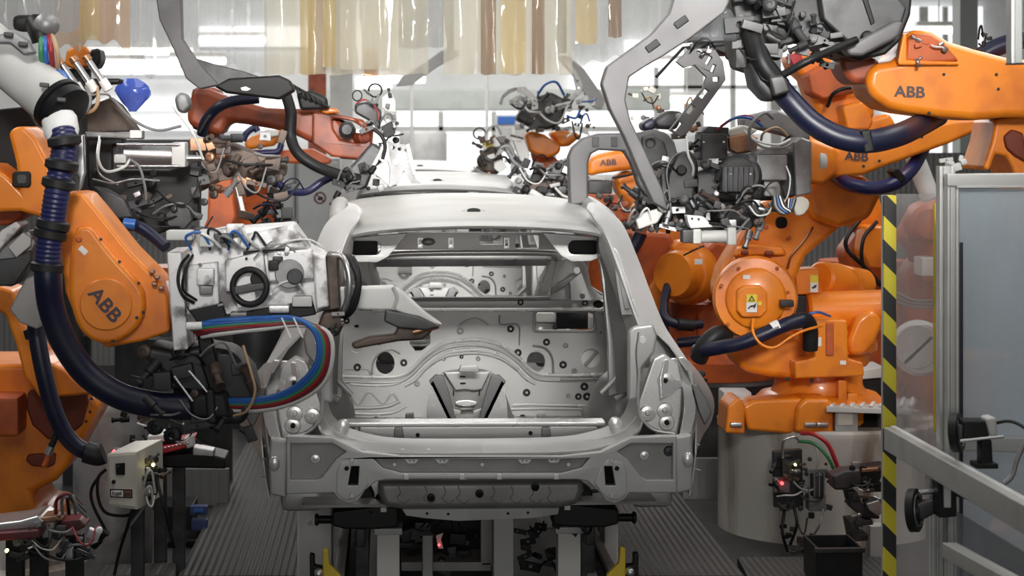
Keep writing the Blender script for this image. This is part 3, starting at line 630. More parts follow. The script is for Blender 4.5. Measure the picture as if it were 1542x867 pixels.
# rear light pocket
b = MB(); b.P([(946,500),(954,492),(984,488),(990,505),(986,530),(966,556),(964,600),(946,604)], 8.60, .05, bev=.012); pp_ = both('pillar_foot', b, 'body')
b = MB(); b.T([(962,500),(958,530),(960,560),(962,600)], 8.59, 1.3, 6); both('crease', b, 'body_dull')
for x, y in ((968,512),(966,560),(966,575),(966,590)): b = MB(); b.P(circ(x, y, 2.0 if y > 520 else 5, 12, 2 if y > 520 else 6), 8.592, .01, bev=.001); both('rivet', b, 'body_dark' if y > 520 else 'body_bright')
b = MB(); b.P([(984,540),(1000,532),(1022,548),(1028,575),(1026,620),(1020,656),(1000,655),(976,642),(962,625),(962,604),(972,575)], 8.62, .05, bev=.010); pk = both('lamp_pocket', b, 'body_bright')
for x, y, k in ((1002,573,1),(975,622,0),(1001,618,0),(1004,636,1)):
    b = MB(); b.lathe(W(x, y, 8.62), -Y3, [(.036, 0), (.03, .012), (.016, .014), (.012, .010)], 20); c = b.copy(); c.mirror(CX); i0 = ob('boss', b, 'body_bright', pk[0]); i1 = ob('boss', c, 'body_bright', pk[1])
    b = MB(); b.cyl(W(x, y, 8.607), -Y3, .011, .012, n=10); c = b.copy(); c.mirror(CX); ob('bolt', b, 'hole_black' if k else 'steel', pk[0]); ob('bolt', c, 'hole_black' if k else 'steel', pk[1])
c0 = [(990,545,8.66),(1012,536,8.7),(1036,536,8.8),(1058,560,8.9),(1072,596,8.96)]; c1 = [(984,560,8.6),(1008,556,8.6),(1030,560,8.66),(1046,585,8.75),(1056,612,8.8)]; c2 = [(994,580,8.6),(1008,574,8.58),(1022,582,8.6),(1030,600,8.64),(1032,622,8.66)]
b = MB(); b.strip([c0, c1, c2], 5, .008, 3); b.bm.free(); b = MB(); b.P([(1000,541,8.60),(1030,537,8.68),(1045,560,8.70),(1045,592,8.69),(1024,584,8.6),(1010,594,8.59),(994,604,8.59),(992,570,8.60)], 8.6, .03, bev=.012, seg=3); both('pocket_shoulder', b, 'body_bright'); b = MB(); b.T([(963,556),(961,600),(966,628),(984,647),(1016,653)], 8.58, 2.0, 8); both('pocket_edge', b, 'body_bright')
ca = [(1036,544,8.9),(1057,570,8.93),(1073,602,8.96),(1070,632,8.95),(1056,656,8.88),(1045,684,8.78)]; cb = [(1012,540,8.68),(1034,560,8.70),(1045,590,8.71),(1043,620,8.70),(1040,650,8.66),(1037,684,8.6)]
b = MB(); b.strip([ca, cb], 5, .006, 3); both('fender_return', b, 'body')
b = MB(); b.P([(1042,580),(1050,577),(1067,606),(1072,622),(1062,641),(1052,618)], 8.66, .05, bev=.006); both('fender_shade', b, 'body_dark')  # dark inset painting the shade on the inner side of the fender
c0 = [(1026,575,8.62),(1030,610,8.6),(1024,650,8.56),(1016,664,8.52)]; c1 = [(1040,582,8.62),(1045,615,8.62),(1038,650,8.58),(1030,664,8.54)]
b = MB(); b.strip([c0, c1], 5, .012, 2); both('edge_strip', b, 'body_bright')
b = MB(); b.P([(1014,658),(1042,654),(1044,690),(1042,738),(1018,744)], 8.47, .06, bev=.010); both('corner_flange', b, 'body')
b = MB(); b.ball(W(1036, 692, 8.46), .022, (1, .5, 1.4)); both('emboss', b, 'body_bright')
# big lower rear panel: quarter recesses and centre recess, flange, slotted end plates
OUTL = [(1019,656),(1019,742),(948,742),(940,752),(926,759),(912,754),(900,738),(884,724),(870,722),(582,722),(566,725),(550,738),(540,754),(525,759),(510,752),(502,742),(431,744),(431,656),(500,658),(545,680),(604,686),(845,686),(905,680),(950,658)]
rcR = [(1013,668),(1013,722),(974,722),(966,718),(944,690),(930,680),(950,668)]; rcL = [(1451 - x, y) for x, y in rcR]
rcC = [(562,690),(604,692),(846,692),(888,690),(876,704),(846,712),(604,712),(576,704)]
slR = [(910,702),(922,702),(927,731),(912,731)]; slL = [(1451 - x, y) for x, y in slR]
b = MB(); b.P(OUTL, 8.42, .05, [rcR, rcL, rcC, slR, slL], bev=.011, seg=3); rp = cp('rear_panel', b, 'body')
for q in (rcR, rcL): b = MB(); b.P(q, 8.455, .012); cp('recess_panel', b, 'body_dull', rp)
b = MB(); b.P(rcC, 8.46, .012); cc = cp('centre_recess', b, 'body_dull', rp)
for q in (slR, slL): b = MB(); b.P([(x + (3 if x > 917 and x < 1000 or x > 530 and x < 560 else -3), y) for x, y in q], 8.5, .01); cp('slot_backing', b, 'hole_black', rp)
for q in ([(896,728),(904,704),(916,692),(938,696),(944,712),(944,742),(934,752),(918,752),(906,742)],):
    for m_ in (0, 1):
        qq = q if not m_ else [(1451 - x, y) for x, y in q]; hh = slR if not m_ else slL
        b = MB(); b.P(qq, 8.412, .012, [hh], bev=.003); ep = cp('end_plate', b, 'body', rp)
        for x, y, r, mm in ((921,693,4,'steel'),(929,705,3.6,'hole_black'),(921,746,4,'steel')):
            xx = x if not m_ else 1451 - x; b = MB(); b.lathe(W(xx, y, 8.412), -Y3, [(PX(r, 8.4), 0), (PX(r * .8, 8.4), .006), (0, .006)], 14); cp('bolt', b, mm, ep)
for x, y, mm in ((970,685,'body_bright'),(1007,679,'steel_dark'),(475,690,'body_bright')):
    b = MB(); b.lathe(W(x, y, 8.455), -Y3, [(.022, 0), (.018, .008), (.008, .008), (0, .012)], 18); cp('bolt', b, mm, rp)
for x0, y0 in ((608,690),(654,690),(778,690),(822,689)):
    b = MB(); b.P([(x0, y0),(x0 + 24, y0),(x0 + 18, y0 + 8),(x0 + 6, y0 + 8)], 8.44, .02, [circ(x0 + 9, y0 + 4, 1, 8), circ(x0 + 15, y0 + 4, 1, 8)], bev=.003); cp('bumper_bracket', b, 'body_bright', cc)
for x in (594, 726, 856): b = MB(); b.cyl(W(x, 699, 8.46), -Y3, .010, .006, n=12); cp('bolt', b, 'body_bright', cc)
b = MB(); b.P([(610,714),(840,714),(840,721),(610,721)], 8.41, .012, bev=.003); cp('lower_flange', b, 'body', rp)
for x in (612, 696, 752, 838): b = MB(); b.pbox(x - 4, 713, x + 4, 722, 8.405, .012, .002); cp('flange_tab', b, 'body_bright', rp)
# spare-wheel well hanging below
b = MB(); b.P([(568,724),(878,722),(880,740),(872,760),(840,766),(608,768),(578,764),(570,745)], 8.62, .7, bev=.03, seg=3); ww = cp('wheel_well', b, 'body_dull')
for x0 in (600, 640, 668, 690, 742, 770, 800, 826):
    b = MB(); b.T([(x0, 732),(x0 + 3, 742),(x0 - 2, 750),(x0 + 8, 757),(x0 + 16, 752)], 8.622, 1.1, 6); cp('bead', b, 'body_dull', ww)
for x, y in ((649,749),(722,743),(806,733)):
    b = MB(); b.lathe(W(x, y, 8.62), -Y3, [(.018, 0), (.016, .012), (.008, .014), (0, .006)], 14); cp('grommet', b, 'black', ww)
b = MB(); b.P([(606,767),(842,765),(840,774),(800,780),(690,784),(640,780),(612,776)], 8.6, .08, [circ(643,773,2.2,10), circ(675,774,2.2,10), circ(765,773,2.2,10), circ(795,772,2.2,10)], bev=.006); cp('tow_bracket', b, 'grey_paint', ww)
# rear chassis rails
b = MB(); b.bar(Vector((CX + .45, 9.3, .655)), Vector((CX + .45, 12.4, .655)), .12, .07, .015); both('chassis_rail', b, 'body_dull')
b = MB(); b.P([(488,720),(498,720),(498,757),(488,757)], 8.5, .03, bev=.003); 
b.bm.free()
# small weld nuts and flags on the outer edge
for x, y in ((402,716),(400,690),(404,670),(1047,706),(1046,668)):
    b = MB(); b.rod(W(x, y, 8.5), W(x + (-8 if x < 700 else 8), y + 2, 8.5), .003, 6); cp('locating_pin', b, 'steel')
# ---- the next two bodies further along the line
car2 = copy_tree(car); car2.location = (CX - .05, 8.4 + 5.25, .62); car2['label'] = 'second bare silver car body, directly ahead of the nearest one'
car3 = copy_tree(car); car3.location = (CX - .1, 8.4 + 10.6, .62); car3['label'] = 'third bare car body farthest along the line, only its roof showing'
# ---------------------------------------------------------------- robot helpers
def pc(name, parent, m, fn):
    """one part: fn fills a builder"""
    b = MB(); fn(b); return ob(name, b, m, parent)
def slab(name, parent, m, px, Y, d, bev=.02, sm=0, holes=(), seg=3):
    b = MB(); b.P(px, Y, d, holes, bev, seg, sm); return ob(name, b, m, parent)
def blk(name, parent, m, x0, y0, x1, y1, Y, d, bev=.008):
    b = MB(); b.pbox(x0, y0, x1, y1, Y, d, bev); return ob(name, b, m, parent)
def disc(name, parent, m, x, y, r, Y, h, bev=.01, ax=None, prof=None):
    b = MB(); c = W(x, y, Y); a = Vector(ax) if ax else -Y3; R = PX(r, Y)
    if prof: b.lathe(c, a, [(R * p, h * q) for p, q in prof], 36)
    else: b.cyl(c, a, R, h, bev, 36)
    return ob(name, b, m, parent)
def cab(name, parent, m, px, Y, r, rib=None, n=10, sub=7):
    b = MB(); b.T(px, Y, r, n, sub, rib); return ob(name, b, m, parent)
def bolts(parent, pts, Y, r=2.2, m='steel_dark'):
    for x, y in pts:
        b = MB(); b.cyl(W(x, y, Y), -Y3, PX(r, Y), PX(r * 1.2, Y), n=6); ob('bolt', b, m, parent)
def logo(parent, x, y, Y, h, deg, sx=1.12):
    a = math.radians(-deg); r = X3 * math.cos(a) + Z3 * math.sin(a); u = -X3 * math.sin(a) + Z3 * math.cos(a)
    text('logo', 'ABB', W(x, y, Y), r, u, PX(h, Y) * 1.38, 'logo_dark', parent, .004, .02, sx)
def clutter(parent, x0, y0, x1, y1, Y, n, seed, mats, dY=.16, s=(7, 20), cabs=3, cmats=('cable_grey', 'rubber', 'cable_white')):
    """the small fittings of a welding tool: blocks, fittings, sensors and looped leads, each its own part"""
    r = random.Random(seed)
    for i in range(n):
        x = r.uniform(x0, x1); y = r.uniform(y0, y1); yy = Y + r.uniform(-dY, dY); w_ = r.uniform(*s); h_ = r.uniform(*s) * .8; m = r.choice(mats); k = r.random(); a = r.uniform(-28, 28)
        if k < .42:
            q = obox(x, y, w_, h_, a); slab('valve_block', parent, m, q, yy, PX(min(w_, h_), Y) * .9, .004, seg=2)
        elif k < .62:
            p = W(x, y, yy); d = Vector((r.uniform(-1, 1), r.uniform(-.6, .2), r.uniform(-1, 1))); L = PX(w_ * 1.3, Y)
            b = MB(); d.normalize(); b.lathe(p, d, [(L * .22, 0), (L * .22, L * .55), (L * .14, L * .6), (L * .14, L), (L * .2, L * 1.02), (L * .2, L * 1.15)], 14); ob('fitting', b, m, parent)
        elif k < .8:
            q = obox(x, y, w_ * 1.6, h_ * .8, a); hs = [circ(x, y, min(w_, h_) * .18, 10)]
            slab('bracket', parent, m, q, yy, .012, .002, holes=hs, seg=1)
        else:
            p = W(x, y, yy); R = PX(h_ * .5, Y); b = MB(); b.lathe(p, (-.25, -1, .1), [(R, 0), (R, R * .8), (R * .75, R), (R * .4, R), (R * .35, R * .7), (0, R * .7)], 18); ob('sensor', b, m, parent)
    for i in range(cabs):
        x = r.uniform(x0, x1 - (x1 - x0) * .3); y = r.uniform(y0, y1); L = r.uniform(.25, .5) * (x1 - x0); sg = r.uniform(-22, 26)
        cab('cable', parent, r.choice(cmats), [(x, y, Y - dY * .8), (x + L * .3, y + sg, Y - dY * 1.2), (x + L * .7, y + sg * 1.2, Y - dY * 1.1), (x + L, y + r.uniform(-14, 14), Y - dY * .6)], Y, r.uniform(1.1, 2.0), n=7)
GM = ('gun_grey', 'gun_grey', 'steel_dark', 'gun_light', 'gun_brown', 'steel')
GD = ('gun_grey', 'steel_dark', 'gun_brown', 'black', 'steel_dark', 'steel')

# ================================================================ robot at the front left
R = root('welding_robot', 'orange welding robot at the front left whose white tool reaches before the car', 'robot', W(30, 905, 9.5))
base = slab('base', R, 'orange', [(-60,548),(36,548),(70,556),(97,566),(140,592),(152,608),(136,640),(112,682),(104,700),(84,724),(48,742),(52,768),(84,772),(88,792),(-60,800)], 9.3, .55, .05)
slab('base_pocket', base, 'orange_shade', [(42,588),(60,584),(130,588),(133,606),(124,640),(98,660),(72,662),(48,640),(38,612)], 9.28, .03, .012)
slab('base_pocket', base, 'orange_shade', [(42,684),(84,682),(82,700),(72,704),(48,702),(38,694)], 9.28, .03, .01)
blk('gear_block', base, 'orange_worn_shade', -60, 598, 28, 658, 9.1, .3, .02)
disc('turntable', base, 'orange_worn_shade', 10, 752, 62, 9.6, .22, .03, ax=(0, 0, -1))
b = MB(); b.lathe(Vector((W(20, 0, 9.6).x, 9.6, 0)), Z3, [(.34, 0), (.34, .30), (.30, .32), (.30, .50)], 32); ob('pedestal', b, 'concrete', R)
bolts(base, [(110,570),(126,592),(138,600),(136,620),(130,634),(10,600),(16,640)], 9.27, 2.4)
arm = slab('lower_arm', R, 'orange', [(-60,428),(0,432),(20,438),(36,490),(64,540),(98,556),(140,594),(60,600),(36,566),(24,520),(8,476),(-10,462),(-60,460)], 9.0, .3, .015)
slab('gear_housing', R, 'gun_light', [(-20,384),(12,362),(44,346),(54,366),(40,396),(18,432),(-20,428)], 8.45, .3, .008)
slab('gear_ring', R, 'white_gun', [(-20,372),(2,346),(24,333),(32,340),(18,356),(2,372),(-8,388),(-20,392)], 8.4, .2, .006); slab('ring_plate', R, 'light_grey', [(12,372),(34,350),(47,358),(46,370),(24,388)], 8.42, .04, .004); slab('dark_block', R, 'gun_grey', [(-20,392),(20,388),(46,376),(48,392),(22,430),(-20,432)], 8.43, .1, .008)
slab('motor_box', R, 'grey_paint', [(14,466),(38,420),(58,412),(66,440),(66,478),(56,496),(30,486)], 8.5, .25, .008)
slab('cover', R, 'black', [(34,498),(48,492),(60,496),(60,510),(38,512)], 8.75, .1, .008)
# upper link and forearm
ul = slab('upper_link', R, 'orange', [(-60,322),(-60,244),(-12,248),(12,266),(27,282),(24,246),(12,200),(22,191),(36,190),(54,208),(76,250),(84,292),(112,290),(128,294),(150,320),(124,352),(96,380),(80,345),(58,326),(30,318)], 8.35, .35, .02); slab('dark_back', R, 'black', [(-60,170),(40,160),(60,200),(60,260),(-60,270)], 8.75, .1, .01)
slab('upper_link_rib', ul, 'orange_worn_shade', [(-40,312),(0,300),(28,308),(38,326),(8,340),(-40,338)], 8.5, .3, .02)
slab('motor_cap', ul, 'black', rrect(18,258,46,282,5), 8.33, .03, .006); slab('motor_cap_face', ul, 'gun_grey', rrect(25,263,40,277,4), 8.325, .01, .003)
fa = slab('forearm', R, 'orange', [(84,300),(92,292),(112,290),(126,292),(148,318),(194,376),(238,420),(252,446),(256,500),(214,514),(160,524),(118,490),(98,440),(92,380)], 8.0, .34, .05, seg=4)
cv = slab('forearm_cover', fa, 'orange', [(112,350),(121,341),(138,343),(152,361),(180,395),(208,426),(217,444),(217,471),(204,496),(180,513),(156,518),(131,508),(114,485),(104,444),(104,399),(108,364)], 7.95, .08, .02, sm=3)
disc('cover_boss', cv, 'orange', 160, 458, 39, 7.95, .012, .006)
logo(cv, 158, 459, 7.934, 21, 50)
bolts(cv, [(152,360),(180,394),(209,426),(216,470),(206,478),(127,505),(170,513)], 7.95, 2.6)
slab('label', cv, 'label_white', obox(125,377,14,8,42), 7.945, .01, .001); disc('label_ring', cv, 'orange_worn_shade', 119, 360, 5, 7.955, .012)
for q_ in ((228,410),(236,418),(232,428),(242,434)): blk('terminal', fa, 'copper', q_[0] - 4, q_[1] - 3, q_[0] + 4, q_[1] + 3, 7.96, .05, .004)
# grey dress-pack tube, white collar and corrugated hose
b = MB(); a0, a1 = W(-40, 50, 8.2), W(96, 164, 7.95); d = (a1 - a0).normalized()
b.lathe(a0, d, [(PX(36, 8), 0), (PX(38, 8), .05), (PX(38, 8), (a1 - a0).length - .06), (PX(36, 8), (a1 - a0).length - .04), (PX(36, 8), (a1 - a0).length)], 32); tube_ = ob('hose_tube', b, 'light_grey', R)
b = MB(); b.lathe(a1 - d * .045, d, [(PX(42, 8), 0), (PX(42, 8), .02), (PX(38, 8), .025), (PX(40, 8), .03), (PX(40, 8), .07), (PX(30, 8), .085)], 32); ob('tube_seal', b, 'black', tube_)
for x, y in ((12,52),(34,66),(66,128),(92,150)): slab('clip', tube_, 'gun_grey', obox(x, y, 14, 7, 6), 7.82, .02, .004)
slab('flange', tube_, 'gun_light', [(-20,54),(20,48),(40,60),(52,80),(36,84),(14,66),(-20,66)], 7.85, .08, .01)
b = MB(); b.lathe(W(88, 172, 7.92), W(94, 206, 7.9) - W(88, 172, 7.92), [(PX(22, 8), 0), (PX(26, 8), .02), (PX(26, 8), .07), (PX(22, 8), .10)], 28); ob('hose_collar', b, 'label_white', R)
hp = [(94,196,7.88),(97,218,7.86),(92,255,7.84),(86,290,7.82),(80,330,7.82),(74,370,7.82),(71,400,7.82)]
hq = [(71,396,7.82),(72,424,7.82),(76,456,7.84),(86,490,7.86),(104,528,7.88),(134,566,7.9),(176,594,7.92),(220,607,7.95),(270,612,7.98),(330,612,8.0)]
hs = cab('corrugated_hose', R, 'hose_blue', hp, 7.85, 19, rib=(.017, .0014), n=18); cab('smooth_hose', R, 'hose_navy', hq, 7.85, 20, n=20, sub=8)
for i, (x, y, ang) in enumerate(((97,212,-8),(93,248,10),(88,276,12),(80,338,12),(76,352,12),(71,402,6))):
    b = MB(); a = math.radians(90 + ang); dd = Vector((math.cos(a), 0, -math.sin(a))); b.lathe(W(x, y, 7.83) - dd * .02, dd, [(PX(20, 7.85), 0), (PX(25, 7.85), .008), (PX(25, 7.85), .034), (PX(20, 7.85), .042)], 24); ob('hose_clamp', b, 'rubber', hs)
slab('hose_bracket', R, 'steel', [(114,206),(126,202),(128,260),(122,282),(116,290),(118,268),(112,262)], 8.0, .04, .008)
# second, lower hose
h2 = cab('lower_hose', R, 'hose_navy', [(52,470,8.7),(58,520,8.68),(68,570,8.68),(82,620,8.7),(100,656,8.72),(122,676,8.74),(150,682,8.76)], 8.7, 13, n=14)
cab('hose_elbow', h2, 'rubber', [(128,680),(146,685),(156,682)], 8.72, 16, n=14)
cab('cable_stub', h2, 'rubber', [(88,636),(82,660),(76,674)], 8.72, 5); cab('cable_gland', h2, 'steel', [(77,672),(72,684)], 8.72, 6); cab('orange_lead', h2, 'orange_worn_shade', [(74,682),(70,694),(66,702)], 8.72, 4)
# upper-left fittings around the tube
blk('plug_head', R, 'black', 18, 22, 60, 46, 8.1, .14, .02); b = MB(); b.ball(W(70, 38, 8.05), PX(20, 8), (1, 1, .9)); ob('rubber_cap', b, 'gun_light', R)
cab('black_boot', R, 'black', [(52,34,8.1),(60,50,8.05),(64,62,8.05)], 8.05, 16)
for i, (m, dx) in enumerate((('cable_green', -8), ('cable_blue', -2), ('cable_red', 6), ('cable_tan', 14))):
    cab('hose', R, m, [(68 + dx * .6, 50, 8.04), (70 + dx, 70, 7.98), (72 + dx * 1.1, 92, 8.0), (76 + dx * .4, 118, 8.1)], 8.0, 4.2 - .5 * (i == 3))
cab('hose', R, 'cable_blue', [(80,108),(94,110),(104,122)], 8.0, 4)
# gun tool on the wrist
disc('wrist_flange', R, 'white_gun', 252, 462, 30, 8.15, .05, ax=(1, -.25, -.1)); disc('wrist_flange', R, 'label_white', 243, 464, 42, 8.2, .05, ax=(1, -.35, -.1))
G = slab('welding_gun', R, 'white_gun', [(282,380),(298,352),(330,346),(440,338),(464,372),(490,386),(496,464),(472,474),(330,484),(280,474)], 7.95, .30, .012)
slab('mount_plate', G, 'white_gun', [(251,380),(273,379),(283,526),(261,528)], 7.9, .34, .006)
slab('top_cover', G, 'white_gun', [(336,362),(372,352),(440,338),(462,368),(468,378),(430,374),(372,378)], 7.9, .25, .012)
slab('shadow_gap', G, 'black', [(366,379),(430,375),(470,380),(470,384),(430,380),(366,384)], 7.925, .03, .002)  # black strip paints the shadow line below the top cover
slab('front_panel', G, 'white_gun', [(280,400),(328,394),(330,458),(284,468)], 7.91, .05, .008)
slab('panel', G, 'white_gun', [(338,392),(396,378),(402,420),(340,440)], 7.91, .05, .008)
slab('panel', G, 'white_gun', [(402,380),(470,374),(474,420),(404,424)], 7.9, .06, .008)
slab('black_base', G, 'black', [(280,462),(334,454),(340,474),(470,452),(476,474),(440,480),(300,490)], 7.915, .06, .006)
disc('recess', G, 'gun_light', 436, 412, 22, 7.895, .012, .004); disc('recess_dark', G, 'steel_dark', 444, 416, 12, 7.88, .012, .004)
slab('end_block', G, 'white_gun', [(470,380),(492,386),(496,462),(476,466)], 7.88, .2, .01)
slab('band', G, 'gun_brown', [(490,384),(508,386),(513,464),(496,468)], 7.87, .28, .008)
for i, (x, r_, w_) in enumerate(((516, 44, 14), (524, 48, 20), (530, 44, 15))):
    cab('lead', G, ('steel', 'rubber', 'rubber')[i], [(x - w_, 386, 7.95), (x + 2, 390, 7.88), (x + w_ * .75, 424, 7.86), (x + 4, 462, 7.88), (x - w_ * .8, 480, 7.95)], 7.9, 5 - i * .6, n=12)
slab('window_plate', G, 'label_white', [(514,394),(524,400),(532,420),(520,424)], 7.93, .03, .004); slab('window_plate', G, 'gun_light', [(518,432),(534,430),(532,452),(520,458)], 7.93, .03, .004)
b = MB(); b.ring(W(376, 432, 7.87), Y3 + X3 * .2, PX(26, 7.9), PX(5, 7.9), 32, 10); ob('cable_loop', b, 'rubber', G)
slab('tag_plate', G, 'white_gun', [(354,442),(384,438),(386,458),(358,464)], 7.88, .02, .004); slab('tag_plate', G, 'gun_grey', [(352,432),(402,424),(404,434),(354,444)], 7.86, .02, .004)
disc('dark_port', G, 'black', 388, 420, 11, 7.89, .01, .003)
cab('lead', G, 'black', [(284,384,7.93),(272,400,7.88),(268,424,7.87),(276,446,7.87),(292,456,7.9)], 7.9, 2.4); cab('lead', G, 'black', [(290,384,7.93),(278,410,7.86),(276,436,7.87),(296,452,7.9)], 7.9, 2)
for i in range(7):
    x = 288 + i * 14; cab('air_line', G, ('cable_blue', 'cable_white', 'rubber', 'cable_grey', 'cable_blue', 'cable_white', 'steel_dark')[i], [(x, 376, 7.9), (x - 8 + 3 * i, 356 - (i % 3) * 5, 7.86), (x + 14, 350 + (i % 2) * 8, 7.85), (x + 30, 372, 7.88)], 7.9, 2.0 + .5 * (i % 2), n=8)
for i, (x0, y0, x1, y1, m) in enumerate(((300,346,322,372,'light_grey'),(322,352,350,366,'gun_grey'),(340,338,366,352,'white_gun'),(250,347,290,362,'light_grey'),(404,392,420,408,'black'),(410,386,426,398,'steel_dark'),(296,404,322,430,'white_gun'),(300,430,320,444,'gun_light'),(440,446,470,462,'light_grey'),(404,460,436,472,'steel'),(346,470,372,478,'gun_light'))):
    blk('module', G, m, x0, y0, x1, y1, 7.87 + .01 * (i % 3), .08, .006)
clutter(G, 300, 345, 470, 460, 7.9, 12, 11, ('white_gun', 'gun_light', 'steel_dark', 'black'), .02, (5, 13), 3)
# jaws
slab('upper_jaw', G, 'light_grey', [(470,436),(520,433),(590,430),(606,438),(640,470),(668,490),(640,488),(596,468),(520,466),(472,470)], 7.98, .07, .012)
b = MB(); b.T([(592,432),(598,448),(592,466)], 7.97, 3, 8); ob('jaw_weld', b, 'body_bright', G)
slab('lower_jaw', G, 'gun_brown', [(528,518),(556,507),(594,503),(600,490),(640,492),(652,498),(636,512),(600,514),(566,520),(534,526)], 7.98, .06, .01)
slab('jaw_link', G, 'gun_grey', [(580,466),(632,476),(664,492),(640,498),(600,494),(578,484)], 7.96, .05, .008)
b = MB(); b.rod(W(622, 500, 7.98), W(660, 490, 7.98), PX(5, 8)); ob('electrode', b, 'copper', G)
slab('knuckle', G, 'gun_brown', [(486,470),(512,466),(520,486),(510,506),(488,510),(478,490)], 7.9, .12, .014)
clutter(G, 484, 470, 520, 520, 7.88, 7, 12, ('gun_brown', 'gun_light', 'steel_dark'), .03, (6, 14), 1)
# coloured hose bundle looping below the gun
for i, (m, o_) in enumerate((('cable_blue', 0), ('cable_green', 5), ('cable_red', 10), ('maroon', 15), ('cable_blue', -5), ('cable_white', 20))):
    k = o_
    cab('hose', G, m, [(284 + i * 4, 492 + k * .7, 7.92), (330, 487 + k * .75, 7.88), (400, 482 + k * .6, 7.86), (448 + k * .3, 482 + k * .35, 7.84), (478 + k * .75, 500 + k * .05, 7.82), (484 + k * .8, 534 + k * .1, 7.82), (470 + k * .85, 566 + k * .5, 7.84), (436 + k * .5, 592 + k * .6, 7.88), (392, 604 + k * .65, 7.92), (330, 606 + k * .5, 7.98)], 7.85, 4.2, n=9)
cab('hose_end', G, 'label_white', [(281,491),(304,490)], 7.86, 6)
for x, y, a_ in ((430, 494, 70), (448, 494, 66)): b = MB(); b.bar(W(x - 6, y - 16, 7.8), W(x + 8, y + 14, 7.8), .006, .006); ob('cable_tie', b, 'label_white', G)
# dark tool changer beneath, where the big hose ends
D = slab('tool_changer', R, 'charcoal', [(262,528),(300,520),(350,528),(378,560),(388,600),(366,640),(310,640),(276,596),(240,560),(215,540),(220,520)], 8.02, .3, .03)
slab('hose_cuff', D, 'black', [(282,594),(340,590),(348,632),(288,632)], 7.92, .2, .02); slab('hose_cuff_band', D, 'rubber', [(308,586),(322,586),(326,638),(312,638)], 7.9, .22, .01)
slab('hanger', D, 'black', [(296,500),(318,500),(330,560),(336,596),(318,596),(302,548)], 7.95, .06, .01)
clutter(D, 210, 525, 385, 660, 8.0, 34, 13, ('gun_brown', 'black', 'steel_dark', 'charcoal', 'charcoal'), .1, (12, 34), 5, ('black', 'rubber', 'cable_grey', 'steel'))
cab('thin_lead', D, 'cable_tan', [(366,520,7.86),(378,560,7.84),(384,590,7.84),(372,618,7.86),(352,626,7.9)], 7.85, 2.2)
for s_ in ((284,558,312,590),(262,566,290,604)): b = MB(); b.rod(W(s_[0], s_[1], 7.86), W(s_[2], s_[3], 7.86), .005); ob('push_rod', b, 'steel', D)

# ================================================================ dark clamping tool hanging behind it, upper left
R = root('clamping_tool', 'dark clamping tool with a silver air cylinder at upper left', 'tool', W(200, 330, 9.6))
cb = MB(); p0, p1 = W(186, 231, 9.3), W(268, 234, 9.3); cb.rod(p0, p1, PX(17, 9.3), 28); ac = ob('air_cylinder', cb, 'steel', R)
blk('cylinder_head', ac, 'light_grey', 258, 214, 279, 252, 9.2, .14); blk('cylinder_cap', ac, 'light_grey', 171, 232, 190, 246, 9.2, .12)
b = MB(); b.rod(W(276, 238, 9.28), W(306, 238, 9.28), PX(5, 9.3)); ob('piston_rod', b, 'steel', ac)
for y in (217, 250): b = MB(); b.rod(W(176, y, 9.18), W(270, y, 9.18), PX(2, 9.3)); ob('tie_rod', b, 'steel', ac)
slab('frame_rail', R, 'gun_light', [(128,198),(206,200),(214,196),(214,210),(128,206)], 9.2, .10, .006); slab('rail_cap', R, 'label_white', rrect(195,196,213,208,2), 9.18, .06, .004)
slab('side_plate', R, 'gun_brown', [(130,160),(168,146),(184,158),(204,186),(212,198),(130,200)], 9.35, .05, .008)
slab('back_frame', R, 'black', [(130,205),(186,206),(186,216),(170,220),(170,256),(255,256),(300,240),(300,330),(240,352),(180,346),(150,320),(132,280)], 9.5, .12, .012)
slab('dark_plate', R, 'steel_dark', [(248,322),(268,306),(286,310),(290,332),(278,346),(252,344)], 9.3, .04, .008)
for i, (x, y) in enumerate(((108,110),(128,106),(148,104))):
    b = MB(); b.rod(W(x - 20, y - 20, 8.9), W(x + 6, y + 18, 8.9), PX(5, 9)); f = ob('chrome_fitting', b, 'steel', R)
    b = MB(); b.rod(W(x + 6, y + 16, 8.9), W(x + 16, y + 32, 8.9), PX(7, 9)); ob('fitting_nut', b, 'label_white', f)
    b = MB(); b.rod(W(x - 20, y - 20, 8.9), W(x - 14, y - 12, 8.9), PX(6.5, 9)); ob('fitting_nut', b, 'copper', f)
slab('manifold', R, 'black', [(104,136),(112,118),(182,118),(180,126),(150,128),(136,150),(112,160)], 8.98, .12, .01)
for i, px in enumerate(([(130,130,8.9),(136,150,8.86),(130,168,8.86),(112,174,8.9)],[(146,130,8.9),(148,150,8.86),(140,166,8.86),(118,172,8.9)],[(100,164,8.9),(126,146,8.86),(160,142,8.9),(168,150,8.95)],
        [(150,210,9.15),(148,240,9.1),(160,258,9.1),(186,252,9.12),(196,240,9.15)],[(196,240,9.15),(210,252,9.1),(218,280,9.1),(220,300,9.12)],[(140,270,9.2),(170,276,9.1),(200,270,9.1),(240,272,9.2)],
        [(170,150,9.2),(200,180,9.1),(236,196,9.1),(272,190,9.2)],[(150,205,9.2),(146,235,9.12),(150,262,9.12),(178,278,9.15)],[(260,160,9.2),(290,200,9.1),(306,240,9.15)])):
    cab('cable', R, ('cable_grey', 'cable_tan', 'cable_grey', 'cable_white', 'cable_grey', 'steel', 'cable_grey', 'steel', 'cable_white')[i], px, 9.1, (2.8, 2.8, 1.6, 2.2, 2, 1.6, 2.4, 1.6, 2)[i], n=8)
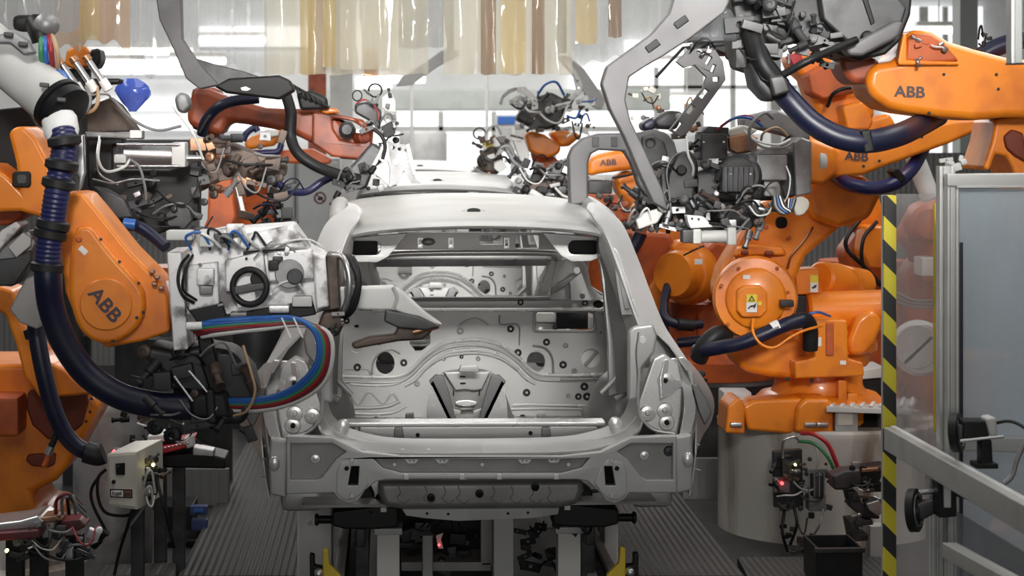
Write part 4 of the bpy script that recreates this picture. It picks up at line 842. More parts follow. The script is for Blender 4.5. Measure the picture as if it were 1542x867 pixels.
clutter(R, 140, 250, 320, 350, 9.4, 30, 14, GD, .12, (8, 22), 6); slab('dark_carrier', R, 'gun_brown', [(292,214),(330,206),(392,232),(432,246),(430,266),(380,276),(340,268),(300,290),(286,250)], 9.95, .14, .02); clutter(R, 370, 268, 445, 345, 10.6, 18, 151, ('gun_brown', 'black', 'steel_dark', 'charcoal'), .1, (10, 26), 5, ('rubber', 'hose_navy', 'black')); clutter(R, 285, 205, 430, 296, 9.8, 40, 15, ('gun_brown', 'gun_light', 'steel_dark', 'gun_brown', 'copper'), .1, (8, 26), 5)
cab('ribbed_hose', R, 'hose_navy', [(190,336,9.2),(206,340,9.15),(226,352,9.1),(250,372,9.05)], 9.1, 9, n=12); cab('blue_sleeve', R, 'cable_blue', [(186,336),(204,338)], 9.12, 8, n=12)
slab('arm_bar', R, 'gun_grey', [(140,280),(160,284),(188,300),(200,328),(170,330)], 9.25, .06, .01)
# blue plastic bag tied to the tool
bb = MB(); rows = []
for k in range(9):
    t = k / 8; y = 118 + 50 * t; wd = (10, 18, 23, 25, 24, 21, 16, 10, 5)[k]; cx = 197 + 4 * math.sin(t * 2.4)
    rows.append([W(cx + wd * math.cos(a * math.pi / 8) * (1 + .12 * math.sin(a * 3 + k)), y, 9.45 + PX(wd, 9.4) * .6 * math.sin(a * math.pi / 8)) for a in range(17)])
bb.grid(rows, .002); tag(ob('plastic_bag', bb, 'film_blue'), 'translucent blue plastic bag hanging behind the dark clamping tool', 'bag')
R = root('robot_column', 'orange robot top behind the orange-tinted sheet at upper left', 'robot', Vector((W(118, 0, 13).x, 13.1, 0)))
slab('head', R, 'orange', [(96,98),(100,76),(112,68),(130,70),(136,78),(134,100),(110,104)], 12.95, .3, .03); slab('motor', R, 'black', [(136,74),(150,72),(152,92),(144,104),(134,100)], 12.9, .25, .02)
b = MB(); b.lathe(Vector((W(116, 0, 13.1).x, 13.1, 0)), Z3, [(.22, 0), (.22, .03), (.09, .05), (.09, 2.66)], 24); ob('column', b, 'charcoal', R)
# big diagonal grey bracket and perforated plate
R = root('support_bracket', 'grey diagonal bracket with black cover plate above the reddish robot', 'bracket', W(330, 145, 11.4))
slab('bracket_arm', R, 'arm_grey', [(232,-20),(272,-20),(274,58),(300,96),(330,128),(300,134),(280,118),(260,72),(240,30)], 11.4, .12, .008)
slab('gusset_plate', R, 'gun_grey', [(290,86),(322,96),(370,108),(398,118),(330,132),(308,122)], 11.45, .05, .008)
slab('cover_plate', R, 'black', [(322,130),(344,118),(420,113),(436,120),(444,136),(420,150),(340,140)], 11.3, .2, .015)
slab('cover_glint', R, 'label_white', [(362,132),(370,130),(378,134),(372,137),(364,136)], 11.29, .012, .002)  # small white patch painted as a glint on the cover plate
slab('pipe_cap', R, 'gun_light', [(262,148),(270,138),(282,142),(288,160),(276,172),(266,166)], 11.3, .14, .02)

# ================================================================ reddish robot in the middle left
R = root('welding_robot', 'reddish-brown welding robot reaching toward the second car from the left', 'robot', Vector((W(262, 0, 12.8).x, 12.8, 0)))
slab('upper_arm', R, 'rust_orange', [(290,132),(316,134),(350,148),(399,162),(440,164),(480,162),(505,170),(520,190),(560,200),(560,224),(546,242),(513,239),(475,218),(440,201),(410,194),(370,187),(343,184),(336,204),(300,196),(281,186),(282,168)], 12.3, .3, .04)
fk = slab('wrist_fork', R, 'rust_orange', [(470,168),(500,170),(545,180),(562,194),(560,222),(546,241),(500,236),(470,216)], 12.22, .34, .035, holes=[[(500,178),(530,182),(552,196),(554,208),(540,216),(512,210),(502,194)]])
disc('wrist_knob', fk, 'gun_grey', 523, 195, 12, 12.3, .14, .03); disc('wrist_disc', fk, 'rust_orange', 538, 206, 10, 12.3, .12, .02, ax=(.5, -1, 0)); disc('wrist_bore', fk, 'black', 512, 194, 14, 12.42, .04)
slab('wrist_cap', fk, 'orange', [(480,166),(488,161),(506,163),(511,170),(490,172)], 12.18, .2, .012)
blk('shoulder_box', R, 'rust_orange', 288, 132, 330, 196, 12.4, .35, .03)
slab('lower_arm', R, 'orange_worn_shade', [(304,190),(330,190),(350,272),(356,325),(300,470),(250,470),(312,330),(314,272)], 12.5, .25, .02)
b = MB(); b.lathe(Vector((W(262, 0, 12.8).x, 12.8, 0)), Z3, [(.36, 0), (.36, 1.02), (.34, 1.04)], 32); ob('pedestal', b, 'charcoal', R); b = MB(); b.lathe(Vector((W(262, 0, 12.8).x, 12.8, 1.04)), Z3, [(.30, 0), (.30, .2), (.2, .26), (.2, .4)], 32); ob('base', b, 'rust_orange', R)
slab('white_stripe', R, 'label_white', [(354,280),(360,278),(370,322),(364,324)], 12.45, .03, .004)
cab('black_hose', R, 'rubber', [(430,140,12.1),(438,170,12.05),(438,206,12.05),(450,232,12.0),(480,252,12.0),(514,264,12.05),(540,270,12.1)], 12.0, 8.5, n=14)
cab('blue_hose', R, 'hose_navy', [(304,202,12.2),(310,182,12.15),(328,162,12.1),(352,152,12.1),(390,148,12.1)], 12.1, 8, n=14)
cab('blue_loop', R, 'hose_blue', [(418,274,12.4),(436,287,12.35),(462,288,12.3),(484,274,12.3),(500,266,12.3)], 12.3, 6, n=12)
cab('black_lead', R, 'black', [(300,200,12.1),(318,172,12.1),(350,146,12.1)], 12.1, 3)
slab('black_shroud', R, 'rubber', [(446,140),(470,136),(492,146),(494,164),(452,166)], 12.1, .16, .02); 
for i in range(6): cab('black_lead', R, 'rubber', [(430 + i * 6, 124 + i * 3, 12.2), (446 + i * 7, 132 + i * 4, 12.1), (452 + i * 8, 146 + i * 3, 12.1), (470 + i * 5, 160, 12.2)], 12.1, 2.4, n=7)
G = slab('welding_gun', R, 'gun_grey', [(528,250),(546,230),(560,214),(576,224),(560,262),(552,284),(520,288),(508,270)], 12.1, .2, .02)
slab('transformer', G, 'gun_grey', [(534,156),(562,152),(576,170),(572,196),(552,180),(534,170)], 12.2, .2, .015)
slab('white_shell', G, 'light_grey', [(574,146),(588,136),(596,150),(598,196),(586,192),(574,176)], 12.2, .12, .01); slab('shell_window', G, 'black', [(574,190),(590,182),(596,200),(588,208),(576,206)], 12.18, .03, .004)
slab('jaw_plate', G, 'light_grey', [(556,256),(576,216),(580,222),(566,250),(584,240),(592,272),(588,284),(574,270)], 12.05, .05, .006)
slab('perforated_jaw', G, 'gun_light', [(584,214),(612,218),(618,250),(626,270),(634,276),(620,276),(608,256),(600,276),(586,282),(588,250)], 12.0, .06, .006, holes=[circ(592,222,3,8),circ(602,224,3,8),circ(611,226,2.6,8),circ(613,244,3,8),circ(596,244,5,10)])
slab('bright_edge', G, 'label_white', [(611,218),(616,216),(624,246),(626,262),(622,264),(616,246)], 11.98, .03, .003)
b = MB(); b.ring(W(565, 136, 12.2), Y3, PX(10, 12), PX(1.3, 12)); ob('wire_loop', b, 'black', G); b = MB(); b.ring(W(538, 144, 12.25), Y3 + X3 * .5, PX(8, 12), PX(1, 12)); ob('wire_loop', b, 'black', G)
cab('red_lead', G, 'cable_red', [(536,156),(550,150),(566,162),(570,180)], 12.1, 1.4); cab('black_lead', G, 'rubber', [(562,194),(574,204),(580,220),(576,240)], 12.05, 3)
clutter(G, 508, 250, 560, 290, 12.0, 10, 16, ('black', 'steel_dark', 'rubber'), .06, (8, 18), 2); clutter(G, 540, 140, 600, 290, 12.15, 26, 17, ('gun_light', 'gun_grey', 'steel', 'light_grey', 'black'), .06, (5, 14), 5)
# small bright orange robot seen beneath its arm
R = root('welding_robot', 'small bright orange robot in the gap under the reddish arm', 'robot', Vector((W(384, 0, 15.9).x, 15.9, 0)))
slab('upper_arm', R, 'orange', [(366,216),(378,206),(398,198),(421,194),(424,208),(410,220),(372,226)], 15.5, .3, .03); slab('white_cap', R, 'label_white', [(392,200),(402,194),(418,196),(420,204),(398,208)], 15.45, .1, .01)
slab('forearm', R, 'orange_worn_shade', [(426,226),(470,224),(500,240),(496,248),(440,246),(404,244),(400,236)], 15.6, .25, .03)
b = MB(); b.lathe(Vector((W(384, 0, 15.9).x, 15.9, 0)), Z3, [(.2, 0), (.2, 1.5), (.18, 1.52)], 28); ob('pedestal', b, 'charcoal', R); b = MB(); b.lathe(Vector((W(384, 0, 15.9).x, 15.9, 1.52)), Z3, [(.16, 0), (.16, .2), (.1, .26), (.1, .6)], 28); ob('base', b, 'orange_worn_shade', R)
cab('blue_hose', R, 'hose_blue', [(366,212),(372,200),(384,192),(388,198)], 15.4, 5); cab('blue_hose', R, 'hose_blue', [(378,236),(396,230),(418,228),(424,216)], 15.4, 5)

# ================================================================ main orange robot on the round pedestal, right
b = MB(); pcx = W(1246, 0, 11.75).x; b.lathe(Vector((pcx, 11.75, 0)), Z3, [(.63, 0), (.63, .57), (.635, .58), (.635, .615), (.62, .63)], 64); tag(ob('pedestal', b, 'concrete'), 'stained round white pedestal under the orange robot on the right', 'pedestal')
R = root('welding_robot', 'big orange robot on the round stained pedestal at right', 'robot', Vector((pcx, 11.75, .63)))
bs = MB(); bs.lathe(Vector((pcx - .08, 11.62, .635)), Z3, [(.36, 0), (.37, .02), (.37, .11), (.33, .15), (.27, .16), (.25, .20), (.25, .30)], 48); bs = ob('base', bs, 'orange', R)
for x0, x1 in ((1092,1122),(1196,1256)): slab('base_foot', bs, 'orange', [(x0, 652),(x0 + 4, 612),(x0 + 16, 600),(x1 - 6, 600),(x1, 612),(x1, 654)], 11.15, .3, .025); 
slab('base_front', bs, 'orange', [(1118,612),(1136,602),(1200,600),(1258,606),(1264,650),(1200,655),(1126,648)], 11.2, .2, .02)
for x0 in (1100, 1212, 1230): blk('foot_bolt', bs, 'steel', x0, 636, x0 + 18, 644, 11.13, .04, .008)
blk('connector_box', R, 'light_grey', 1090, 590, 1132, 640, 11.5, .2, .01)
tr = MB(); tr.lathe(Vector((pcx - .07, 11.65, .94)), Z3, [(.27, 0), (.285, .02), (.285, .07), (.33, .09), (.33, .14), (.30, .16), (.30, .22)], 48); tr = ob('turret', tr, 'orange', R)
bolts(tr, [(1186,570),(1222,573)], 11.28, 3.4)
slab('turret_casting', tr, 'orange', [(1110,490),(1160,480),(1196,500),(1232,520),(1236,560),(1200,572),(1160,568),(1120,560),(1100,530)], 11.35, .4, .04)
slab('front_block', tr, 'orange', [(1226,486),(1232,480),(1276,482),(1278,540),(1300,546),(1302,566),(1198,570),(1196,545),(1226,538)], 11.2, .35, .012)
slab('block_groove', tr, 'orange_worn_shade', [(1244,486),(1256,486),(1256,536),(1244,536)], 11.19, .03, .006); blk('label', tr, 'label_white', 1230, 508, 1237, 521, 11.195, .006, .001); blk('label', tr, 'label_white', 1265, 543, 1274, 549, 11.195, .006, .001)
blk('turret_lug', tr, 'orange', 1262, 572, 1276, 604, 11.3, .1, .01); blk('turret_lug', tr, 'orange', 1276, 592, 1292, 612, 11.3, .1, .01)
la = slab('lower_arm', R, 'orange', [(1078,440),(1086,405),(1106,372),(1130,325),(1150,304),(1180,296),(1215,288),(1236,250),(1300,250),(1302,296),(1262,346),(1215,385),(1199,420),(1192,470),(1160,500),(1105,490)], 11.3, .28, .035, seg=4)
slab('arm_rib', la, 'orange', [(1112,372),(1126,368),(1178,370),(1186,384),(1106,386)], 11.24, .08, .015); slab('rib_hole', la, 'orange_shade', rrect(1116,377,1128,384,3), 11.22, .04); slab('rib_hole', la, 'orange_shade', rrect(1152,378,1166,385,3), 11.22, .04)
slab('oval_port', la, 'hole_black', rrect(1168,326,1186,344,7), 11.29, .02); bolts(la, [(1153,342),(1187,358)], 11.29, 4, 'orange_worn_shade'); bolts(la, [(1115,392)], 11.25, 4, 'maroon')
ax = (-.12, -1, .04)
gd = disc('gear_housing', R, 'orange', 1136, 448, 64, 11.2, .16, prof=[(.97, 0), (1, .1), (1, .55), (.94, .75), (.72, .78), (.68, .95), (.62, 1), (0, 1)], ax=ax)
slab('hex_boss', gd, 'orange', [(1110,438),(1120,430),(1146,430),(1156,440),(1156,468),(1146,478),(1118,478),(1110,468)], 11.0, .06, .012)
bolts(gd, [(1086,430),(1112,404),(1170,404),(1186,440),(1180,486),(1096,488)], 11.06, 3, 'orange_worn_shade')
lb = blk('warning_label', gd, 'label_white', 1124, 443, 1140, 470, 10.99, .004, .0008); slab('label_head', lb, 'label_yellow', rrect(1124,443,1140,455,.6), 10.985, .004, .0008); slab('label_triangle', lb, 'ink', [(1132,444.5),(1137,453),(1127,453)], 10.982, .002, 0, holes=[[(1132,447.2),(1134.8,452),(1129.2,452)]])
slab('label_pictogram', lb, 'ink', [(1126,464),(1130,460),(1135,459),(1139,456),(1138,461),(1136,465),(1134,462),(1129,463),(1128,466)], 10.985, .002, 0); blk('label', gd, 'label_white', 1119, 414, 1130, 420, 11.045, .004, .0008); slab('label_tab', gd, 'label_yellow', rrect(1141,454,1147,460,.8), 10.99, .004)
# axis motors right of the housing
mb_ = MB(); mb_.rod(W(1214, 470, 11.5), W(1345, 466, 11.5), PX(31, 11.5), 36); mo = ob('motor', mb_, 'orange', R)
b = MB(); b.rod(W(1234, 418, 11.6), W(1300, 430, 11.9), PX(26, 11.5), 32); ob('motor', b, 'orange', R)
b = MB(); b.rod(W(1196, 424, 11.6), W(1216, 424, 11.6), PX(20, 11.5), 24); ob('motor_neck', b, 'orange_worn_shade', R)
slab('end_bracket', R, 'orange', [(1252,404),(1268,398),(1290,404),(1304,440),(1262,442)], 11.7, .2, .02)
slab('counter_arm', R, 'orange', [(1290,480),(1306,468),(1322,470),(1330,486),(1320,514),(1304,534),(1280,536),(1276,514)], 11.3, .2, .03)
slab('gear_block', R, 'orange', [(1196,406),(1234,404),(1238,442),(1200,444)], 11.45, .2, .012); lb = blk('warning_label', R, 'label_white', 1220, 414, 1232, 440, 11.44, .006, .001); slab('label_head', lb, 'label_yellow', rrect(1220,414,1232,425,.6), 11.435, .004, .0008); slab('label_pictogram', lb, 'ink', [(1222,433),(1226,430),(1230,428),(1229,433),(1224,435)], 11.435, .002, 0)
blk('dark_gap', R, 'black', 1198, 444, 1224, 482, 11.5, .1, .01); blk('clamp', R, 'steel_dark', 1176, 452, 1196, 462, 10.95, .06, .006)
hz = cab('blue_hose', R, 'hose_navy', [(1050,528,11.2),(1066,526,11.05),(1090,522,10.98),(1118,516,10.94),(1150,503,10.92),(1180,490,10.92),(1208,481,10.95)], 10.95, 11, n=16)
cab('hose_elbow', hz, 'rubber', [(1052,540,11.15),(1062,520,11.1),(1080,504,11.1),(1094,506,11.15)], 11.0, 14, n=14); cab('hose_cuff', hz, 'rubber', [(1196,484,10.95),(1212,482,10.98),(1220,494,11.02),(1220,526,11.05)], 10.95, 12, n=14)
b = MB(); b.rod(W(1162, 497, 10.92), W(1175, 491, 10.92), PX(11.6, 10.95), 20); ob('white_band', b, 'label_white', hz)
cab('orange_lead', R, 'orange', [(1134,480,10.98),(1134,500,10.9),(1146,518,10.88),(1166,523,10.88),(1190,508,10.88),(1210,498,10.9),(1238,490,11.0)], 10.9, 2.2); cab('blue_lead', R, 'cable_blue', [(1214,474,11.0),(1232,470,11.0),(1250,476,11.1)], 11, 2); cab('arm_lead', R, 'copper', [(1186,404,11.25),(1192,384,11.2),(1206,368,11.2),(1218,352,11.2),(1224,342,11.25)], 11.2, 1.8)
# forearm of this robot with the wrist plate and the big C-shaped gun
fa = slab('upper_arm', R, 'orange', [(1238,252),(1244,232),(1262,222),(1300,220),(1350,204),(1390,190),(1440,180),(1484,178),(1476,196),(1430,216),(1380,234),(1330,252),(1300,264),(1262,268),(1244,264)], 10.95, .28, .035, seg=4)
logo(fa, 1290, 236, 10.945, 13, 3); bolts(fa, [(1246,246),(1300,250),(1324,242),(1388,206)], 10.95, 2.4)
slab('elbow', R, 'orange', [(1210,278),(1240,262),(1300,262),(1330,290),(1310,330),(1262,344),(1224,330)], 11.2, .35, .04)
slab('wrist_neck', R, 'orange', [(1216,206),(1240,214),(1262,222),(1262,262),(1240,280),(1216,276)], 10.9, .25, .03)
b = MB(); b.lathe(W(1238, 242, 11.0), (-1, -.1, 0), [(PX(28, 11), 0), (PX(30, 11), .01), (PX(30, 11), .04), (PX(26, 11), .05), (PX(26, 11), .08)], 32); ob('wrist_flange', b, 'light_grey', R)
h = cab('blue_hose', R, 'hose_blue', [(1256,262,11.2),(1272,274,10.95),(1292,281,10.85),(1320,283,10.82),(1350,274,10.84),(1374,252,11.0),(1392,220,11.35)], 10.85, 11, n=16)
slab('hose_clip', h, 'black', [(1340,258),(1352,252),(1366,268),(1356,278)], 10.8, .1, .01)
G = slab('welding_gun', R, 'gun_grey', [(1090,244),(1140,236),(1196,228),(1200,296),(1170,302),(1090,304),(1060,296),(1040,262)], 10.55, .3, .02)
slab('wrist_plate', G, 'gun_light', [(1194,214),(1206,206),(1222,212),(1222,292),(1198,296)], 10.5, .36, .012)
slab('casting', G, 'gun_light', [(1118,176),(1172,164),(1206,180),(1222,206),(1214,222),(1190,206),(1150,196),(1120,196)], 10.75, .2, .02)
blk('power_box', G, 'gun_light', 1139, 233, 1186, 272, 10.4, .2, .012); slab('box_lid', G, 'gun_light', [(1139,233),(1150,224),(1192,222),(1186,233)], 10.42, .2, .006); blk('power_box', G, 'gun_light', 1150, 270, 1176, 296, 10.45, .18, .01)
blk('motor_box', G, 'gun_grey', 1056, 200, 1096, 242, 10.5, .24, .014); slab('motor_lid', G, 'steel_dark', [(1056,200),(1066,190),(1098,192),(1096,202)], 10.52, .22, .006)
disc('gearbox', G, 'steel_dark', 1110, 264, 33, 10.48, .12, .02); disc('gearbox_ring', G, 'gun_grey', 1110, 264, 27, 10.38, .03, .01); blk('fin_block', G, 'gun_grey', 1086, 250, 1136, 290, 10.34, .1, .01)
for i in range(6): blk('fin', G, 'steel_dark', 1088 + i * 8, 252, 1091 + i * 8, 288, 10.325, .03, .002)
slab('yellow_cover', G, 'copper', [(1096,206),(1124,200),(1142,206),(1140,228),(1110,232),(1098,226)], 10.6, .15, .012); slab('amber_top', G, 'cream', [(1094,196),(1120,188),(1142,196),(1130,204),(1098,206)], 10.62, .1, .01)
slab('c_frame', G, 'arm_grey', [(856,236),(862,222),(878,208),(902,201),(960,200),(985,195),(1004,200),(1016,214),(1022,236),(1004,262),(1000,290),(978,300),(962,280),(950,244),(940,228),(902,226),(890,232),(886,246),(886,306),(858,310)], 10.45, .12, .014)
slab('frame_web', G, 'gun_grey', [(966,206),(986,202),(1000,212),(1006,232),(994,256),(982,262),(968,236)], 10.42, .06, .01, holes=[circ(980,216,6,12)])
for x in (897, 925): slab('slot', G, 'steel_dark', rrect(x - 5, 206, x + 5, 221, 1), 10.44, .015, .002)
slab('lower_body', G, 'steel_dark', [(1000,246),(1040,228),(1052,244),(1052,290),(1090,304),(1090,330),(1040,330),(1010,320),(960,300),(962,280),(1000,290)], 10.5, .25, .02)
slab('shield', G, 'gun_grey', [(1008,262),(1022,232),(1040,226),(1048,250),(1044,300),(1004,300)], 10.38, .05, .01); disc('shield_bore', G, 'black', 1026, 256, 8, 10.36, .02)
slab('dark_carrier', G, 'steel_dark', [(962,284),(1004,296),(1140,300),(1160,318),(1130,346),(1030,350),(980,340),(960,316)], 10.6, .12, .01); slab('strut', G, 'gun_grey', [(994,250),(1004,250),(1010,340),(1000,344)], 10.4, .06, .01); slab('strut', G, 'gun_grey', [(1050,262),(1080,260),(1082,290),(1060,330),(1050,320)], 10.42, .08, .01)
cyl_ = MB(); cyl_.rod(W(1054, 356, 10.3), W(1100, 356, 10.3), PX(9.5, 10.3), 24); cy = ob('air_cylinder', cyl_, 'light_grey', G)
blk('cylinder_end', cy, 'light_grey', 1096, 343, 1109, 369, 10.24, .12, .006); blk('cylinder_end', cy, 'light_grey', 1044, 345, 1056, 367, 10.24, .12, .006); blk('cylinder_foot', cy, 'gun_grey', 1028, 346, 1046, 366, 10.26, .1, .006)
slab('white_bracket', G, 'label_white', [(1034,324),(1060,326),(1074,342),(1040,344),(1036,334)], 10.25, .1, .006); bolts(G, [(1100,262),(1130,262),(1060,214),(1090,214)], 10.33, 2, 'steel'); bolts(G, [(1042,329),(1052,330)], 10.24, 1.8)
slab('pale_paddle', G, 'light_grey', [(958,332),(972,320),(992,314),(1000,320),(990,336),(962,346)], 10.35, .06, .01)
for i, px in enumerate(([(1134,232,10.4),(1128,200,10.35),(1136,180,10.35),(1152,170,10.4),(1164,178,10.45)],[(1146,212,10.42),(1150,200,10.36),(1170,192,10.36),(1186,204,10.4)],[(1120,196,10.4),(1140,212,10.34),(1170,218,10.34),(1190,210,10.4)],[(1126,206,10.4),(1150,222,10.34),(1180,222,10.36),(1194,214,10.4)],[(1086,190,10.5),(1106,178,10.42),(1130,178,10.42),(1148,190,10.46)],[(1080,196,10.5),(1100,180,10.44),(1124,174,10.44),(1144,182,10.5)],
        [(1128,310,10.3),(1140,324,10.28),(1156,322,10.3),(1162,312,10.3)],[(1184,250,10.36),(1190,270,10.3),(1184,300,10.3),(1166,314,10.35)],[(1044,344,10.3),(1074,336,10.25),(1100,344,10.3)],[(1060,370,10.3),(1046,376,10.3),(1030,384,10.4)],[(1034,206,10.5),(1036,232,10.36),(1044,252,10.36),(1042,270,10.4)],[(1010,300,10.36),(1004,260,10.34),(1014,236,10.36),(1030,228,10.4)])):
    cab('cable', G, ('cable_grey', 'cable_tan', 'cable_white', 'cable_grey', 'cable_blue', 'cable_red', 'cable_white', 'cable_white', 'rubber', 'rubber', 'cable_white', 'cable_grey')[i], px, 10.4, (2.8, 2, 2, 2, 2.2, 1.8, 1.4, 1.2, 1.6, 1.4, 2, 1.2)[i], n=8)
for i, (m, a) in enumerate((('rubber', 0), ('cable_grey', 2), ('black', 4), ('cable_blue', 6), ('rubber', 8), ('cable_white', 10), ('black', 12))):
    cab('coiled_lead', G, m, [(1164 + a, 296, 10.3), (1166 + a * 1.4, 312, 10.24), (1178 + a * 1.2, 322 - a * .4, 10.22), (1192 - a * .5, 316, 10.25), (1198 - a, 300, 10.3)], 10.25, 2.2, n=8)
slab('gold_bag', G, 'cream', [(1196,300),(1210,296),(1220,306),(1212,322),(1198,324)], 10.5, .06, .012, sm=2)
clutter(G, 1000, 296, 1160, 350, 10.4, 34, 21, GM, .08, (6, 20), 5); clutter(G, 960, 240, 1090, 330, 10.42, 26, 22, GD, .06, (8, 22), 4); clutter(G, 960, 300, 1010, 350, 10.4, 14, 23, GD, .06, (6, 14), 3); clutter(G, 1020, 170, 1060, 230, 10.6, 12, 24, ('gun_brown', 'steel_dark', 'copper', 'gun_light'), .06, (6, 15), 4, ('cable_tan', 'rubber', 'cable_grey'))
clutter(G, 1090, 290, 1180, 320, 10.35, 14, 25, GM, .05, (5, 13), 3)

# ================================================================ second robot behind it
R = root('welding_robot', 'orange robot standing half hidden between the car and the pedestal robot', 'robot', W(1040, 640, 13.6))
slab('lower_arm', R, 'orange_worn_shade', [(944,348),(1010,352),(1022,380),(1024,420),(1006,448),(984,470),(972,436),(956,400)], 13.5, .3, .035)
slab('arm_gusset', R, 'orange', [(976,436),(994,404),(1004,440),(1000,470),(980,472)], 13.45, .2, .02)
disc('gear_housing', R, 'orange', 1046, 412, 46, 13.5, .3, prof=[(.92, 0), (1, .1), (1, .4), (.9, .55), (.8, .58), (.76, .9), (.7, 1), (0, 1)], ax=(-.75, -1, .05))
slab('side_arm', R, 'orange_worn_shade', [(1062,376),(1078,362),(1096,366),(1104,400),(1096,440),(1080,462),(1064,440)], 13.4, .3, .03)
slab('top_casting', R, 'orange', [(1010,372),(1024,362),(1060,366),(1066,376),(1030,384),(1016,392)], 13.4, .2, .02); blk('label', R, 'label_white', 1046, 390, 1058, 398, 13.0, .006, .001)
slab('turret', R, 'orange_worn_shade', [(1050,474),(1066,456),(1088,460),(1098,500),(1100,552),(1076,560),(1062,530),(1050,508)], 13.5, .4, .02)
b = MB(); b.lathe(Vector((W(1075, 0, 13.8).x, 13.8, 0)), Z3, [(.5, 0), (.5, .60), (.48, .62)], 40); ob('pedestal', b, 'charcoal', R); b = MB(); b.lathe(Vector((W(1075, 0, 13.8).x, 13.8, .62)), Z3, [(.42, 0), (.42, .12), (.3, .2), (.3, .5)], 40); ob('base', b, 'orange_worn_shade', R)
h = cab('blue_hose', R, 'hose_navy', [(1006,430,13.3),(1000,456,13.2),(1004,480,13.1),(1030,490,13.1),(1056,488,13.15)], 13.1, 7, n=12); cab('hose_cuff', h, 'rubber', [(1020,488,13.08),(1044,490,13.1)], 13.1, 9, n=12)
cab('blue_hose', R, 'hose_navy', [(948,382,13.2),(958,366,13.2),(966,350,13.2)], 13.2, 10, n=12); cab('blue_hose', R, 'hose_navy', [(1020,516,13.2),(1040,514,13.2),(1060,512,13.2)], 13.2, 8, n=12)
slab('yellow_part', R, 'orange', [(954,350),(966,346),(968,360),(958,370)], 13.3, .1, .01); clutter(R, 1000, 560, 1080, 620, 13.0, 12, 26, ('steel_dark', 'gun_brown', 'maroon', 'black'), .1, (6, 16), 4, ('cable_red', 'black', 'rubber'))
clutter(R, 940, 290, 1000, 345, 13.2, 16, 261, ('gun_brown', 'steel_dark', 'rust_orange', 'gun_grey'), .1, (10, 24), 3)
# small robots visible through the C frame and over the third car
R = root('welding_robot', 'orange robot with logo seen inside the grey C-shaped gun frame', 'robot', Vector((W(1010, 0, 14.8).x, 14.8, 0)))
fa = slab('upper_arm', R, 'orange', [(884,246),(894,234),(930,226),(956,228),(966,248),(950,256),(900,262),(886,266)], 14.3, .3, .035, seg=4); logo(fa, 916, 245, 14.29, 9, -3)
slab('lower_arm', R, 'orange', [(924,268),(944,256),(966,262),(1040,330),(1030,380),(990,370),(930,290)], 14.4, .3, .04); b = MB(); b.lathe(Vector((W(1010, 0, 14.8).x, 14.8, 0)), Z3, [(.36, 0), (.36, 1.0), (.34, 1.02)], 28); ob('pedestal', b, 'charcoal', R); b = MB(); b.lathe(Vector((W(1010, 0, 14.8).x, 14.8, 1.02)), Z3, [(.3, 0), (.3, .12), (.18, .2), (.16, .7)], 28); ob('base', b, 'orange_worn_shade', R)
slab('gun_cap', R, 'light_grey', [(886,264),(912,266),(912,272),(888,270)], 14.2, .1, .006); blk('gun_body', R, 'gun_grey', 886, 272, 922, 292, 14.2, .2, .01); cab('lead', R, 'black', [(922,268),(944,264),(966,258)], 14.1, 2)
clutter(R, 886, 290, 960, 318, 14.0, 14, 27, ('gun_grey', 'gun_brown', 'steel_dark', 'gun_light'), .1, (6, 16), 3)
G = slab('welding_gun', R, 'steel_dark', [(812,262),(836,250),(860,236),(862,300),(824,302),(806,290)], 13.2, .25, .02); slab('plate', G, 'gun_brown', [(786,280),(820,266),(828,282),(800,292)], 13.1, .06, .008); slab('dark_fin', G, 'black', [(796,278),(806,250),(814,246),(822,270)], 13.05, .06, .008)
clutter(G, 778, 244, 862, 304, 13.0, 44, 31, ('steel_dark', 'gun_grey', 'gun_brown', 'gun_light', 'black', 'black', 'steel'), .12, (6, 18), 6)
b = MB(); b.rod(W(798, 288, 12.9), W(820, 302, 12.9), PX(6, 13)); ob('pin', b, 'light_grey', G)
R = root('welding_robot', 'distant orange robot behind the third car roof with a perforated tool', 'robot', Vector((W(930, 0, 18.3).x, 18.3, 0)))
slab('upper_arm', R, 'orange', [(790,202),(799,196),(820,202),(846,220),(842,232),(826,238),(808,233),(797,228)], 17.5, .3, .04); slab('forearm', R, 'orange', [(826,200),(842,195),(868,199),(876,205),(858,220),(844,222)], 17.7, .3, .04)
slab('lower_arm', R, 'orange_worn_shade', [(800,228),(830,232),(900,290),(950,330),(910,345),(860,300),(806,250)], 17.9, .25, .03); b = MB(); b.lathe(Vector((W(930, 0, 18.3).x, 18.3, 0)), Z3, [(.45, 0), (.45, .7), (.3, .8), (.28, 1.7)], 28); ob('base', b, 'orange_worn_shade', R)
G = slab('welding_gun', R, 'gun_grey', [(776,180),(794,150),(830,138),(852,150),(850,184),(826,196),(800,192)], 17.2, .3, .03)
slab('perforated_arm', G, 'light_grey', [(778,132),(790,130),(804,142),(811,152),(810,164),(800,166),(802,154),(792,144),(780,138)], 17.0, .05, .005, holes=[circ(787,133.5,1.6,8),circ(795,140,1.6,8),circ(802,146,1.6,8),circ(805,152,1.6,8),circ(804,159,1.6,8)])
slab('hook', G, 'gun_light', [(752,156),(756,144),(766,134),(778,131),(780,135),(768,140),(758,148),(756,158)], 17.0, .05, .005)
slab('bright_bracket', G, 'light_grey', [(855,148),(868,134),(862,110),(848,92),(856,92),(868,108),(878,128),(876,140),(862,152)], 17.1, .06, .006, holes=[circ(870,122,1.8,8),circ(872,132,2,8)])
